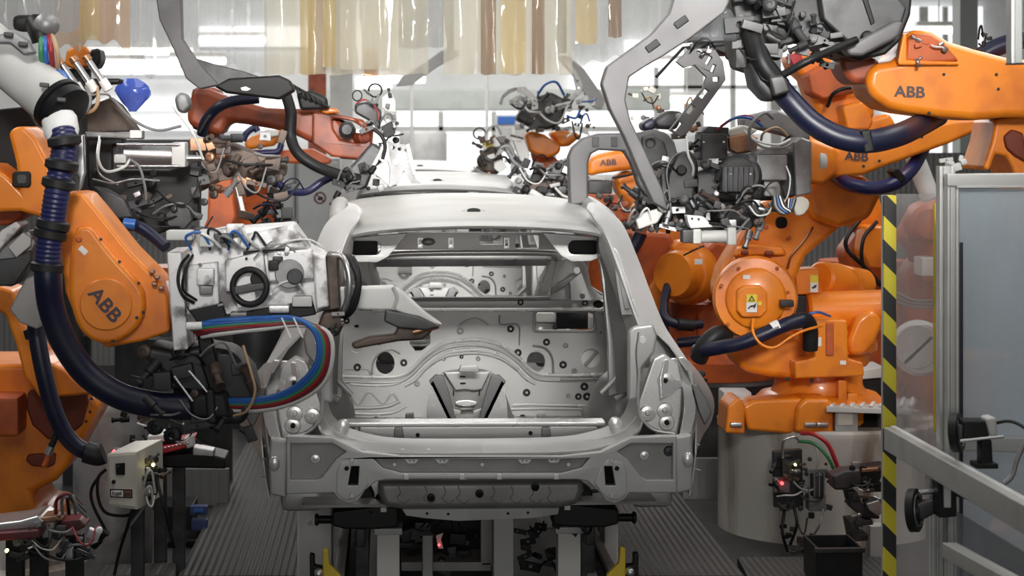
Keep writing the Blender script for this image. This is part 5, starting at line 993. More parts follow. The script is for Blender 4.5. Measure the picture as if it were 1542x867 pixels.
clutter(G, 770, 138, 860, 200, 17.1, 34, 28, ('gun_grey', 'steel_dark', 'gun_light', 'light_grey', 'gun_brown'), .15, (5, 15), 4, ('rubber', 'cable_blue', 'cable_white')); clutter(G, 850, 140, 895, 205, 17.1, 22, 29, ('light_grey', 'label_white', 'gun_brown', 'steel_dark', 'gun_light'), .15, (4, 12), 4, ('rubber', 'cable_blue', 'cable_yellow'))
R = root('welding_gun', 'brownish welding gun with a wire loop just above the third car roof', 'welding gun', W(750, 265, 16.4))
slab('body', R, 'gun_brown', [(718,240),(730,226),(744,218),(756,230),(760,252),(748,264),(724,258)], 16.4, .25, .03); slab('cover', R, 'label_white', [(744,244),(756,240),(764,252),(752,260),(744,254)], 16.3, .08, .008)
slab('arm', R, 'gun_light', [(746,206),(760,204),(772,222),(782,244),(794,252),(786,256),(772,246),(760,226)], 16.3, .08, .01); b = MB(); b.ring(W(722, 201, 16.4), Y3 + Z3 * .4, PX(9, 16.4), PX(1.2, 16.4)); ob('wire_loop', b, 'rubber', R)
slab('support', R, 'label_white', [(772,210),(788,208),(798,232),(794,250),(782,240)], 16.6, .1, .01); slab('yellow_cap', R, 'label_yellow', [(726,214),(740,210),(744,222),(730,228)], 16.5, .1, .01)
clutter(R, 718, 206, 780, 264, 16.3, 26, 30, ('gun_brown', 'gun_brown', 'steel_dark', 'label_white', 'gun_light', 'copper'), .12, (5, 13), 3)
# robot far at upper right (orange blocks behind the big hose)
R = root('welding_robot', 'orange robot with angular motors behind the upper right dark gun', 'robot', Vector((W(1300, 0, 13.7).x, 13.7, 0)))
slab('upper_arm', R, 'orange', [(1188,84),(1210,68),(1240,76),(1262,92),(1290,100),(1310,130),(1320,176),(1290,196),(1240,190),(1224,150),(1214,120),(1196,104)], 12.8, .35, .04)
slab('motor', R, 'orange_worn_shade', [(1216,112),(1240,98),(1268,92),(1290,140),(1240,150),(1222,140)], 12.6, .25, .02); slab('motor', R, 'orange', [(1268,160),(1300,152),(1316,182),(1310,196),(1276,196)], 12.6, .25, .02); slab('red_cap', R, 'red', [(1186,84),(1204,78),(1212,92),(1196,102)], 12.5, .1, .012)
slab('casting', R, 'orange', [(1214,206),(1250,186),(1300,182),(1340,170),(1352,190),(1310,204),(1262,222),(1222,230)], 12.9, .3, .03)
slab('lower_arm', R, 'orange', [(1232,290),(1262,262),(1320,280),(1336,330),(1326,366),(1296,350),(1270,330),(1240,322)], 12.9, .3, .04); slab('arm_shade_side', R, 'orange_worn_shade', [(1300,340),(1326,366),(1332,440),(1306,446),(1284,420),(1270,380)], 13.0, .3, .04)  # second slab puts the arm's shaded side into a darker orange
slab('motor', R, 'orange', [(1304,340),(1336,340),(1336,408),(1310,404),(1298,380)], 12.7, .25, .02)
b = MB(); b.lathe(Vector((W(1300, 0, 13.7).x, 13.7, 0)), Z3, [(.45, 0), (.45, .5), (.36, .55), (.3, 1.4)], 32); ob('base', b, 'orange_worn_shade', R)
cab('lead', R, 'black', [(1296,330,12.7),(1276,356,12.6),(1276,376,12.6),(1300,400,12.6),(1330,432,12.6)], 12.6, 3.4); cab('lead', R, 'black', [(1320,334,12.7),(1300,360,12.55),(1300,400,12.55),(1326,430,12.6)], 12.6, 3); cab('lead', R, 'black', [(1246,160,12.6),(1256,140,12.5),(1280,132,12.5),(1304,138,12.6)], 12.5, 3)
blk('label', R, 'label_white', 1296, 418, 1306, 428, 12.98, .006, .001)

# ================================================================ big foreground arm at the upper right
R = root('welding_robot', 'large orange robot arm with logo at the upper right, above the frosted panel', 'robot', Vector((W(1640, 0, 9.2).x, 9.3, 0)))
fa = slab('upper_arm', R, 'orange', [(1304,130),(1308,104),(1322,96),(1350,92),(1362,60),(1372,44),(1405,46),(1430,62),(1470,74),(1516,86),(1600,96),(1640,160),(1600,178),(1516,177),(1470,181),(1419,177),(1366,170),(1336,163),(1314,146)], 8.45, .34, .05, seg=4)
slab('arm_hollow', fa, 'orange_worn_shade', [(1366,62),(1374,50),(1402,52),(1424,66),(1446,92),(1400,96),(1364,92)], 8.43, .05, .015); clutter(fa, 1380, 62, 1424, 92, 8.42, 8, 32, ('steel', 'gun_brown', 'orange_worn_shade'), .02, (5, 12), 1)
slab('arm_lip', fa, 'orange', [(1352,92),(1360,50),(1366,52),(1366,90),(1440,93),(1446,98),(1354,98)], 8.42, .06, .012)
logo(fa, 1370, 139, 8.445, 17, 2); bolts(fa, [(1421,112),(1399,170),(1366,92),(1380,94),(1503,134),(1500,112)], 8.45, 2.6)
slab('wrist', R, 'rust_orange', [(1266,86),(1296,80),(1330,92),(1316,124),(1286,128),(1268,108)], 8.5, .25, .03)
slab('shoulder', R, 'orange', [(1500,180),(1560,170),(1660,170),(1680,330),(1600,420),(1540,300),(1524,252),(1516,236),(1500,232),(1490,258),(1480,254),(1494,212)], 8.6, .35, .05); slab('shoulder_pocket', R, 'orange_shade', [(1512,206),(1524,194),(1542,200),(1548,246),(1530,236),(1516,224)], 8.58, .05, .012)
b = MB(); b.bar(Vector((W(1620, 0, 9).x, 9.0, 1.75)), Vector((W(1640, 0, 9.2).x, 9.2, .7)), .4, .4, .08); ob('lower_arm', b, 'orange', R)
b = MB(); b.lathe(Vector((W(1640, 0, 9.3).x, 9.3, 0)), Z3, [(.45, 0), (.45, .45), (.36, .5), (.34, .8)], 32); ob('base', b, 'orange', R)
h = cab('blue_hose', R, 'hose_navy', [(1170,128,8.3),(1190,152,8.26),(1222,184,8.24),(1262,206,8.22),(1306,213,8.22),(1350,204,8.28),(1382,190,8.5),(1412,174,8.9)], 8.25, 18, n=20); slab('hose_clip', h, 'black', [(1296,196),(1312,194),(1318,228),(1302,232)], 8.17, .16, .01)
cab('blue_hose', R, 'hose_navy', [(1478,84,8.7),(1500,72,8.7),(1530,62,8.7),(1560,58,8.7)], 8.7, 14, n=14); clutter(R, 1468, 50, 1492, 74, 8.6, 4, 33, ('black', 'steel_dark'), .03, (5, 12), 2, ('black',))
G = slab('welding_gun', R, 'charcoal', [(1098,-20),(1376,-20),(1372,22),(1356,62),(1334,82),(1296,92),(1264,82),(1220,60),(1180,70),(1150,110),(1120,100),(1110,60)], 8.35, .35, .015)
slab('gun_cover', G, 'gun_grey', [(1232,-20),(1340,-20),(1366,12),(1354,52),(1304,80),(1280,66),(1240,30)], 8.28, .12, .012); disc('cover_bore', G, 'black', 1305, 56, 10, 8.27, .02); slab('cover_groove', G, 'black', [(1296,-10),(1304,-12),(1318,34),(1312,38)], 8.27, .03, .004)
slab('cover_edge', G, 'arm_grey', [(1268,70),(1290,62),(1350,30),(1362,34),(1354,56),(1300,84),(1280,84)], 8.24, .1, .015)
slab('clamp_head', G, 'steel_dark', [(1128,92),(1164,86),(1186,116),(1192,140),(1160,156),(1136,130)], 8.2, .2, .03); slab('clamp_block', G, 'gun_grey', [(1158,116),(1182,112),(1192,138),(1166,146)], 8.15, .1, .012)
cab('ribbed_sleeve', G, 'black', [(1132,40,8.3),(1140,70,8.25),(1150,100,8.22),(1176,132,8.22)], 8.25, 17, n=16)
cab('black_lead', G, 'black', [(1180,112,8.15),(1216,92,8.12),(1252,76,8.15),(1290,60,8.2)], 8.2, 6)
clutter(G, 1108, -10, 1190, 96, 8.3, 32, 34, ('gun_grey', 'charcoal', 'gun_grey', 'black', 'arm_grey'), .1, (14, 40), 5, ('black', 'rubber'))
clutter(G, 1180, 20, 1260, 100, 8.28, 14, 35, ('gun_grey', 'charcoal', 'arm_grey'), .05, (8, 24), 2)
# long curved gun arm in the foreground
slab('gun_arm', G, 'arm_grey', [(1020,-20),(1110,-24),(1092,18),(1040,58),(1000,84),(966,104),(948,116),(942,150),(950,182),(974,232),(1000,290),(1006,318),(984,306),(966,268),(940,206),(918,164),(906,126),(914,100),(944,78),(980,52),(1008,20)], 8.05, .09, .008)
for x, y in ((1026,33),(983,69)): slab('arm_slot', G, 'black', obox(x, y, 22, 11, -36), 8.04, .03, .003)
slab('plastic_cover', G, 'film_dark', [(1034,62),(1040,40),(1060,18),(1100,10),(1116,40),(1114,62)], 8.3, .08, .02)
# perforated plate arm further back
R = root('perforated_gun_arm', 'grey perforated plate arm bent over the C-shaped gun', 'gun arm', W(1020, 205, 10.3))
hl = [obox(1058, 83, 5, 12, 38), obox(1067, 91, 5, 14, 30), obox(1074, 103, 5, 12, 22), obox(1078, 119, 9, 7, 0), obox(1060, 141, 7, 15, 38), obox(1040, 165, 7, 15, 38), obox(1020, 190, 7, 16, 38)]
slab('perforated_plate', R, 'arm_grey', [(1018,93),(1040,73),(1076,72),(1089,93),(1093,120),(1070,152),(1034,202),(1024,206),(1008,196),(1058,134),(1064,116),(1046,98),(1030,102)], 10.25, .05, .005, holes=hl)
slab('head', R, 'black', [(1034,62),(1110,62),(1108,80),(1096,84),(1076,76),(1046,76)], 10.3, .2, .012); b = MB(); b.rod(W(988, 116, 10.2), W(1036, 64, 10.3), PX(2.4, 10.2)); ob('probe', b, 'black', R); b = MB(); b.ring(W(1100, 82, 10.3), Y3, PX(7, 10.3), PX(2.4, 10.3)); ob('cable_eye', b, 'black', R)
slab('foot', R, 'steel_dark', [(982,182),(1006,166),(1030,168),(1020,196),(990,194)], 11.3, .2, .03); slab('foot_band', R, 'hose_navy', [(966,186),(982,176),(990,184),(986,196),(970,198)], 11.28, .2, .02)
clutter(R, 1034, 60, 1112, 84, 10.25, 10, 36, ('black', 'steel_dark', 'steel', 'label_white'), .05, (5, 12), 2, ('black',)); clutter(R, 945, 130, 1000, 190, 11.6, 14, 37, ('copper', 'gun_brown', 'steel_dark', 'gun_light', 'cream'), .1, (5, 12), 2, ('cable_tan', 'rubber'))
# pale robot parts behind the clear guard panel
R = root('welding_robot', 'pale orange robot blurred behind the clear guard panel', 'robot', Vector((W(1440, 0, 12.5).x, 12.5, 0)))
disc('gear_housing', R, 'orange_worn_shade', 1388, 335, 30, 12.4, .2, .03); slab('arm', R, 'orange_worn_shade', [(1386,310),(1420,298),(1440,340),(1430,420),(1392,430),(1380,380),(1360,360)], 12.5, .3, .03); blk('white_box', R, 'label_white', 1388, 388, 1412, 416, 12.2, .2, .01)
slab('lower_arm', R, 'orange_worn_shade', [(1360,420),(1390,380),(1430,400),(1440,500),(1440,600),(1370,600)], 12.6, .3, .04); b = MB(); b.lathe(Vector((W(1440, 0, 12.5).x, 12.5, 0)), Z3, [(.45, 0), (.45, .4), (.36, .45), (.34, .9)], 32); ob('base', b, 'orange_worn_shade', R)
disc('round_cover', R, 'white_paint', 1380, 522, 42, 12.0, .12, .02); slab('cover_rib', R, 'grey_paint', [(1360,545),(1402,505),(1406,509),(1364,549)], 11.87, .012, .002); disc('cover_face', R, 'light_grey', 1380, 522, 34, 11.88, .01)
b = MB(); b.rod(W(1372, 222, 12.1), W(1402, 300, 12.1), PX(15, 12)); ob('hose_tube', b, 'light_grey', R)
for i in range(3): cab('cable', R, 'cable_grey', [(1350, 440 + i * 7, 12.1), (1376, 452 + i * 5, 12), (1410, 452 + i * 6, 12.1)], 12, 2)
# ---------------------------------------------------------------- conveyor skid under the car
def conv(name, lab, cat, group, px_top, x0, x1, Y, d, m, cap=True):
    a, c = W(x0, px_top, Y), W(x1, px_top, Y); r = root(name, lab, cat, ((a.x + c.x) / 2, Y + d / 2, 0), group)
    b = MB(); b.box(((a.x + c.x) / 2, Y + d / 2, a.z / 2), (c.x - a.x, d, a.z), .008); ob('column', b, m, r)
    if cap: b = MB(); b.box(((a.x + c.x) / 2, Y + d / 2, a.z), ((c.x - a.x) * 1.22, d * 1.2, .03), .006); ob('cap_plate', b, 'light_grey', r)
    b = MB(); b.box(((a.x + c.x) / 2, Y + d / 2, .01), ((c.x - a.x) * 1.6, d * 1.5, .02), .004); ob('foot_plate', b, m, r); return r
conv('support_post', 'light grey lifting post under the left side of the car', 'post', 'posts under the nearest car', 800, 567, 602, 8.95, .12, 'white_paint')
conv('support_post', 'light grey lifting post under the right side of the car', 'post', 'posts under the nearest car', 798, 840, 875, 8.95, .12, 'white_paint')
conv('support_post', 'taller light grey post under the middle of the car', 'post', 'posts under the nearest car', 772, 743, 774, 9.2, .14, 'light_grey', False)
conv('support_post', 'slim grey post between the left post and the middle post', 'post', 'posts under the nearest car', 806, 636, 652, 9.15, .1, 'grey_paint', False)
def beam(lab, s):
    f = lambda pts: pts if s > 0 else [(1432 - x, y - 3) for x, y in pts]
    r = root('locating_beam', lab, 'beam', W(520 if s > 0 else 910, 805, 8.85))
    slab('beam', r, 'black', f([(500,770),(568,762),(600,764),(600,794),(570,797),(520,797),(500,792)]), 8.8, .16, .01)
    b = MB(); q = f([(476,782),(502,782)]); b.rod(W(*q[0], 8.88), W(*q[1], 8.88), PX(6, 8.9)); ob('spindle', b, 'black', r)
    b = MB(); q = f([(474,782),(480,782)]); b.rod(W(*q[0], 8.88), W(*q[1], 8.88), PX(9, 8.9)); ob('knob', b, 'black', r)
    slab('hook_tower', r, 'black', f([(540,742),(556,730),(564,748),(566,766),(538,768)]), 8.85, .1, .008); slab('clamp', r, 'steel_dark', f([(536,796),(550,796),(550,824),(536,824)]), 8.85, .08, .006)
    slab('beam_glint', r, 'label_white', f([(573,764),(582,764),(582,771),(573,771)]), 8.79, .01, .002)  # white patch painted as a glint on the black beam
    clutter(r, *((545, 740, 600, 800) if s > 0 else (832, 740, 888, 800)), 8.9, 16, 40 + s, ('black', 'steel_dark', 'black', 'gun_grey'), .08, (7, 18), 2, ('black',))
    b = MB(); q = f([(545,797),(545,870)]); p = W(*q[0], 8.9); b.box((p.x, 8.98, p.z / 2), (.06, .06, p.z), .006); ob('leg', b, 'steel_dark', r)
    return r
beam('black locating beam with knob under the left rear of the car', 1); beam('black locating beam with knob under the right rear of the car', -1)
def rail(lab, s):
    x = CX + s * .55; r = root('conveyor_rail', lab, 'rail', (x, 9.4, 0), 'conveyor rails')
    for k, m in ((-.05, 'light_grey'), (.0, 'steel_dark'), (.05, 'light_grey')):
        b = MB(); b.box((x + k, 10.78, .30 - (.02 if k == 0 else 0)), (.045, 4.0, .10), .008); ob('rail_profile', b, m, r)
    for Y in (8.95, 10.2, 11.8): b = MB(); b.box((x, Y, .125), (.12, .1, .25), .006); ob('rail_foot', b, 'grey_paint', r)
rail('conveyor rail left of the posts running away under the car', -1); rail('conveyor rail right of the posts running away under the car', 1)
def stop(lab, s):
    f = lambda pts: pts if s > 0 else [(1428 - x, y - 2) for x, y in pts]
    p = W(490 if s > 0 else 938, 867, 8.6); r = root('guide_stop', lab, 'stop', (p.x, 8.6, 0), 'yellow guide stops')
    slab('yellow_fin', r, 'yellow', f([(486,828),(494,826),(496,850),(514,868),(516,960),(486,960)]), 8.5, .04, .006); slab('black_hook', r, 'black', f([(466,834),(474,836),(474,852),(486,854),(486,960),(468,960)]), 8.55, .05, .006)
    b = MB(); b.box((p.x, 8.56, .06), (.2, .16, .12), .01); ob('stop_base', b, 'steel_dark', r)
    b = MB(); q = f([(480,862)])[0]; b.lathe(W(*q, 8.48), -Y3, [(PX(7, 8.5), 0), (PX(6, 8.5), .03), (0, .045)], 14); ob('bolt', b, 'steel', r)
stop('yellow fin stop with black hook at the bottom, left of the posts', 1); stop('yellow fin stop with black hook at the bottom, right of the posts', -1)
for s, x0, x1, y0, y1, lab in ((0, 448, 500, 764, 834, 'pale grey box stand under the left rear corner of the car'), (1, 910, 931, 756, 824, 'pale grey box stand under the right rear corner of the car')):
    a, c = W(x0, y0, 9.6), W(x1, y1, 9.6); r = root('box_stand', lab, 'stand', ((a.x + c.x) / 2, 9.7, 0)); b = MB(); b.box(((a.x + c.x) / 2, 9.7, a.z / 2), (c.x - a.x, .2, a.z), .012); ob('body', b, 'light_grey', r)
    b = MB(); b.cyl(W((x0 + x1) / 2 - 8, y0 + 22, 9.6), -Y3, .012, .006); ob('bolt', b, 'grey_paint', r)
R = root('drive_unit', 'black drive unit with small glints between the posts under the car', 'machine', (CX, 10.0, 0)); b = MB(); b.box((CX - .1, 10.2, .3), (.62, .5, .5), .02); ob('housing', b, 'black', R)
clutter(R, 600, 790, 740, 862, 9.6, 26, 44, ('black', 'steel_dark', 'black', 'gun_grey'), .1, (10, 26), 4, ('black', 'rubber')); clutter(R, 775, 790, 838, 862, 9.6, 12, 45, ('black', 'steel_dark', 'black'), .1, (10, 24), 2, ('black',))
slab('pale_tag', R, 'label_white', [(656,806),(668,802),(664,812),(668,826),(660,826)], 9.45, .01, .002); disc('indicator', R, 'led_red', 661, 820, 2, 9.43, .006)
blk('side_plate', R, 'grey_paint', 724, 780, 744, 852, 9.5, .1, .006); blk('base_shelf', R, 'grey_paint', 604, 846, 740, 860, 9.5, .3, .006)

# ---------------------------------------------------------------- left: control box, trays, blue bin
R = root('control_box', 'cream control box with display on the left, beside the walkway', 'control box', Vector((W(200, 0, 9.6).x, 9.65, 0)))
fz = [(161,683),(206,680),(207,768),(164,762)]
b = MB(); v = Vector((.085, .30, .012)); b.prism([W(*fz[0], 9.40), W(*fz[1], 9.46), W(*fz[2], 9.46), W(*fz[3], 9.40)], v, bev=.006); bx = ob('body', b, 'cream', R)
def onf(px, Yo=-.002): return [W(x, y, 9.40 + .06 * (x - 161) / 45 + Yo) for x, y in px]
def fplate(n, px, m, par, Yo=-.004, d=.006): b = MB(); b.prism(onf(px, Yo), (0, d, 0), bev=.001); return ob(n, b, m, par)
fplate('door_panel', [(164,687),(203,684),(204,763),(166,758)], 'cream', bx, -.010, .012); fplate('display', [(174,698),(188,697),(188,715),(175,715)], 'black', bx, -.018, .01); fplate('display_sheen', [(175.5,700),(181,699.5),(177,706)], 'gun_grey', bx, -.0195, .002)  # grey sliver paints a sheen on the black display
b = MB(); b.cyl(onf([(171.5,725)], -.010)[0], -Y3, PX(3, 9.4), .014, n=14); ob('knob', b, 'black', bx); fplate('name_plate', [(165.5,736),(199,737),(199.5,750),(166,748.5)], 'black', bx, -.014, .006); fplate('plate_white', [(167,738),(185,738.5),(185,748),(167.5,747)], 'label_white', bx, -.017, .004); fplate('plate_orange', [(185,738.5),(197.5,739),(198,748.6),(185,748)], 'copper', bx, -.017, .004)
ctr = onf([(176,742.8)], -.022)[0]; text('lettering', 'Koppel', ctr, Vector((1, .44, -.02)), Z3, PX(9, 9.4), 'ink', bx, .001, .02, .55); ctr = onf([(191.4,743.6)], -.022)[0]; text('lettering', 'box', ctr, Vector((1, .44, -.02)), Z3, PX(9, 9.4), 'ink', bx, .001, .01, .6)
disc('pilot_lamp', bx, 'led_red', 172, 679, 2.6, 9.5, .02); blk('lamp_socket', bx, 'black', 168, 676, 180, 683, 9.55, .05, .004); disc('pilot_lamp', bx, 'led_yellow', 231, 699, 2.4, 9.55, .02)
b = MB(); p = W(205, 768, 9.65); b.box((p.x, 9.72, p.z / 2 + .08), (.06, .06, p.z - .16), .006); ob('stand_post', b, 'steel_dark', R); b = MB(); b.box((p.x, 9.72, .171), (.25, .2, .02), .004); ob('foot', b, 'steel_dark', R)
for i, (x, y) in enumerate(((213,692),(225,690),(213,704),(225,704),(214,716),(226,716))): b = MB(); b.rod(W(x, y, 9.6), W(x + 10, y + 2, 9.55), PX(5, 9.6)); ob('cable_gland', b, ('gun_brown', 'gun_grey')[i % 2], bx)
blk('valve_bank', R, 'gun_grey', 212, 724, 236, 746, 9.55, .12, .008); clutter(R, 206, 690, 246, 750, 9.55, 12, 51, GD, .05, (6, 14), 3)
for i, px in enumerate(([(160,706,9.5),(148,720,9.5),(148,750,9.5),(160,772,9.5),(190,776,9.55),(206,766,9.6)],[(200,764,9.5),(192,792,9.5),(180,830,9.6),(172,866,9.6)],[(226,750,9.6),(200,786,9.55),(180,812,9.6)],[(150,716,9.6),(138,736,9.6),(140,760,9.6),(160,800,9.6)],[(236,720,9.55),(246,760,9.5),(256,800,9.55),(262,824,9.6)])): cab('cable', R, ('rubber', 'black', 'cable_grey', 'rubber', 'rubber')[i], px, 9.55, 2.4, n=8)
R = root('parts_fixture', 'fixture with a red-edged tray and metal rail behind the control box', 'fixture', Vector((W(250, 0, 10.1).x, 10.15, 0)))
slab('red_tray', R, 'red', [(232,676),(288,664),(290,672),(234,686)], 10.0, .3, .006); slab('tray_top', R, 'label_white', [(222,656),(258,653),(262,660),(234,668),(222,664)], 10.05, .25, .006); slab('metal_rail', R, 'steel', [(290,672),(322,678),(322,688),(290,686)], 10.05, .1, .006); slab('rail_end', R, 'light_grey', [(276,660),(288,656),(292,672),(282,676)], 9.98, .1, .008); slab('dark_frame', R, 'black', [(232,686),(300,680),(340,690),(340,706),(250,704),(236,696)], 10.1, .25, .01)
for i in range(9): b = MB(); b.ball(W(238 + i * 5.6, 677 - i * 1.3, 9.98), PX(1.8, 10)); ob('locating_pin', b, 'steel', R)
for x in (240, 268): b = MB(); p = W(x, 696, 10.2); b.box((p.x, 10.25, p.z / 2), (.06, .06, p.z), .006); ob('leg', b, 'steel_dark', R)
clutter(R, 185, 620, 290, 676, 10.2, 22, 52, ('gun_grey', 'steel_dark', 'gun_brown', 'black'), .1, (7, 20), 4); b = MB(); b.lathe(W(170, 690, 10.6), Z3, [(.2, -.59), (.2, .25), (.16, .3), (0, .32)], 28); ob('filter_drum', b, 'gun_light', R)
R = root('clamp_fixture', 'clamp fixture with maroon rail and silver trays at the bottom left corner', 'fixture', Vector((W(60, 0, 8.6).x, 8.7, 0)))
slab('maroon_rail', R, 'maroon', [(-20,804),(58,798),(60,810),(-20,816)], 8.4, .2, .006); slab('silver_tray', R, 'steel', [(-20,790),(30,784),(58,776),(70,784),(56,796),(-20,803)], 8.45, .25, .01); slab('tray_plate', R, 'copper', [(56,780),(86,776),(92,784),(70,788)], 8.45, .15, .006); slab('maroon_cover', R, 'maroon', [(90,784),(120,782),(130,792),(116,800),(92,798)], 8.5, .15, .008)
for x in (20, 56, 110): b = MB(); p = W(x, 806, 8.6); b.box((p.x, 8.65, p.z / 2), (.07, .07, p.z), .006); ob('leg', b, 'black', R)
clutter(R, 20, 786, 150, 840, 8.5, 34, 53, ('steel_dark', 'gun_grey', 'black', 'gun_light', 'steel'), .1, (8, 22), 7, ('cable_grey', 'rubber', 'cable_white', 'cable_red'))
for i in range(4): cab('hose', R, ('maroon', 'cable_grey', 'rubber', 'cable_grey')[i], [(84 + i * 10, 774, 8.5), (86 + i * 8, 752 - i * 2, 8.45), (104 + i * 4, 744 + i * 6, 8.45), (122 + i * 3, 760 + i * 6, 8.5)], 8.5, 2.6, n=8)
disc('pilot_lamp', R, 'led_yellow', 11, 828, 2.6, 8.4, .02); disc('white_cap', R, 'label_white', 150, 797, 5, 8.4, .03)
R = root('plastic_bin', 'dark bin with blue faces by the left walkway edge', 'bin', fl(292, 800)); blk('body', R, 'black', 232, 762, 290, 800, 11.3, .3, .01); blk('blue_face', R, 'blue_bin', 286, 762, 312, 776, 11.25, .06, .006); blk('blue_face', R, 'blue_bin', 288, 782, 312, 798, 11.25, .06, .006); blk('label_strip', R, 'cable_blue', 292, 766, 306, 771, 11.245, .01, .001)
blk('stand', R, 'steel_dark', 240, 798, 312, 812, 11.3, .25, .006)
# ---------------------------------------------------------------- right: valve unit, clamp stand, slatted shelf, black crate
R = root('valve_unit', 'dark valve unit with red lamp mounted on the round pedestal', 'valve unit', W(1205, 770, 11.0))
slab('mount_plate', R, 'steel_dark', [(1164,680),(1208,676),(1210,764),(1166,764)], 11.0, .04, .005); blk('valve_bank', R, 'gun_light', 1166, 720, 1190, 742, 10.95, .06, .006); blk('solenoid', R, 'gun_grey', 1178, 686, 1192, 716, 10.95, .06, .006); disc('pilot_lamp', R, 'led_red', 1177, 727, 2.4, 10.93, .02); disc('pilot_lamp', R, 'led_yellow', 1197, 699, 1.8, 10.93, .02)
b = MB(); b.rod(W(1230, 712, 10.95), W(1230, 748, 10.95), PX(12, 11), 24); cn = ob('filter_canister', b, 'gun_grey', R); blk('canister_cap', cn, 'gun_light', 1216, 706, 1246, 713, 10.92, .1, .004); blk('canister_foot', cn, 'gun_light', 1218, 746, 1244, 770, 10.92, .1, .006)
for i in range(4): b = MB(); b.rod(W(1219 + i * 7.4, 712, 10.9), W(1219 + i * 7.4, 748, 10.9), PX(1.2, 11), 8); ob('tie_rod', b, 'steel', cn)
for i, px in enumerate(([(1206,652,10.95),(1226,654,10.9),(1246,668,10.88),(1258,694,10.88),(1264,712,10.9)],[(1202,664,10.95),(1226,668,10.9),(1246,688,10.88),(1258,712,10.9)],[(1178,690,10.95),(1180,664,10.92),(1196,658,10.92),(1204,664,10.95)],[(1212,664,10.95),(1228,672,10.9),(1232,690,10.9),(1230,706,10.93)],[(1240,766,10.9),(1234,790,10.88),(1224,808,10.9)],[(1196,764,10.95),(1200,790,10.9),(1190,820,10.92)],[(1182,764,10.95),(1178,800,10.9),(1186,830,10.92)])): cab('hose', R, ('red', 'cable_green', 'steel', 'cable_white', 'steel', 'black', 'black')[i], px, 10.9, (3.4, 2.6, 2, 2, 1.6, 2.4, 2.4)[i], n=9)
clutter(R, 1166, 684, 1250, 765, 10.95, 30, 61, GD, .04, (5, 15), 4); clutter(R, 1178, 764, 1226, 836, 10.98, 14, 62, ('black', 'gun_brown', 'steel_dark'), .03, (6, 16), 3, ('black', 'gun_brown'))
R = root('clamp_stand', 'clamp stand with grey jaws beside the hazard-striped post', 'clamp', Vector((W(1318, 0, 10.6).x, 10.65, 0)))
slab('jaw', R, 'gun_grey', [(1254,716),(1272,708),(1296,706),(1298,730),(1274,738),(1256,738)], 10.4, .14, .015); slab('bar', R, 'black', [(1290,706),(1336,700),(1340,740),(1300,742)], 10.5, .15, .01); slab('copper_strip', R, 'copper', [(1298,706),(1332,704),(1332,709),(1298,711)], 10.42, .05, .003); slab('swing_arm', R, 'gun_grey', [(1274,738),(1290,738),(1300,760),(1322,768),(1326,782),(1300,780),(1280,764)], 10.45, .1, .012)
slab('channel', R, 'gun_grey', [(1278,784),(1314,782),(1316,790),(1294,792),(1294,804),(1308,804),(1308,814),(1284,816)], 10.45, .15, .006); slab('bright_toggle', R, 'steel', [(1304,758),(1324,752),(1332,770),(1322,778),(1308,768)], 10.4, .08, .008); b = MB(); p = W(1322, 790, 10.7); b.box((p.x, 10.72, p.z / 2), (.10, .10, p.z), .008); ob('column', b, 'grey_paint', R)
clutter(R, 1276, 700, 1335, 790, 10.45, 24, 63, GD, .06, (5, 16), 3)
R = root('slatted_shelf', 'grey shelf box with slatted top between pedestal robot and striped post', 'shelf', W(1300, 652, 11.2))
b = MB(); b.prism([W(1244,612,11.1), W(1372,616,11.1), W(1380,600,11.8), W(1262,600,11.8)], (0, 0, -.03), bev=.004); ob('slatted_top', b, 'light_grey', R)
for i in range(9): b = MB(); b.bar(W(1252 + i * 15, 610.5, 11.12), W(1266 + i * 13.6, 599, 11.76), .018, .012, .003); ob('slat', b, 'label_white', R)
blk('box', R, 'grey_paint', 1258, 618, 1292, 650, 11.14, .3, .006); blk('label', R, 'cream', 1262, 620, 1284, 640, 11.135, .004, .0008); blk('box_inside', R, 'hole_black', 1294, 620, 1330, 650, 11.3, .1, .004); blk('side_post', R, 'grey_paint', 1332, 618, 1360, 650, 11.14, .3, .006)
R = root('robot_cable_tray', 'white ribbed cable tray behind the pedestal robot beside the striped post', 'tray', W(1310, 574, 12.4)); slab('tray', R, 'light_grey', [(1278,560),(1332,552),(1340,568),(1290,572)], 12.3, .3, .008); blk('dark_box', R, 'black', 1282, 570, 1332, 600, 12.35, .25, .01)
p = fl(1264, 886, .1); R = root('storage_crate', 'black open plastic crate on the floor before the round pedestal', 'crate', (p.x, p.y, .1))
zc = p.z; w2 = PX(34, p.y); hc = PX(58, p.y); t_ = .012
for nm, c_, s_ in (('front_wall', (p.x, p.y, .115 + hc / 2), (2 * w2, t_, hc)), ('back_wall', (p.x, p.y + .3, .115 + hc / 2), (2 * w2, t_, hc)), ('side_wall', (p.x - w2, p.y + .15, .115 + hc / 2), (t_, .3, hc)), ('side_wall', (p.x + w2, p.y + .15, .115 + hc / 2), (t_, .3, hc)), ('bottom', (p.x, p.y + .15, .108), (2 * w2, .3, t_))):
    b = MB(); b.box(c_, s_, .004); ob(nm, b, 'rubber', R)
b = MB()
for k in (-1, 1): pass
b.box((p.x, p.y - .006, .115 + hc - .012), (2 * w2 + .03, .025, .024), .004); ob('rim', b, 'gun_grey', R)

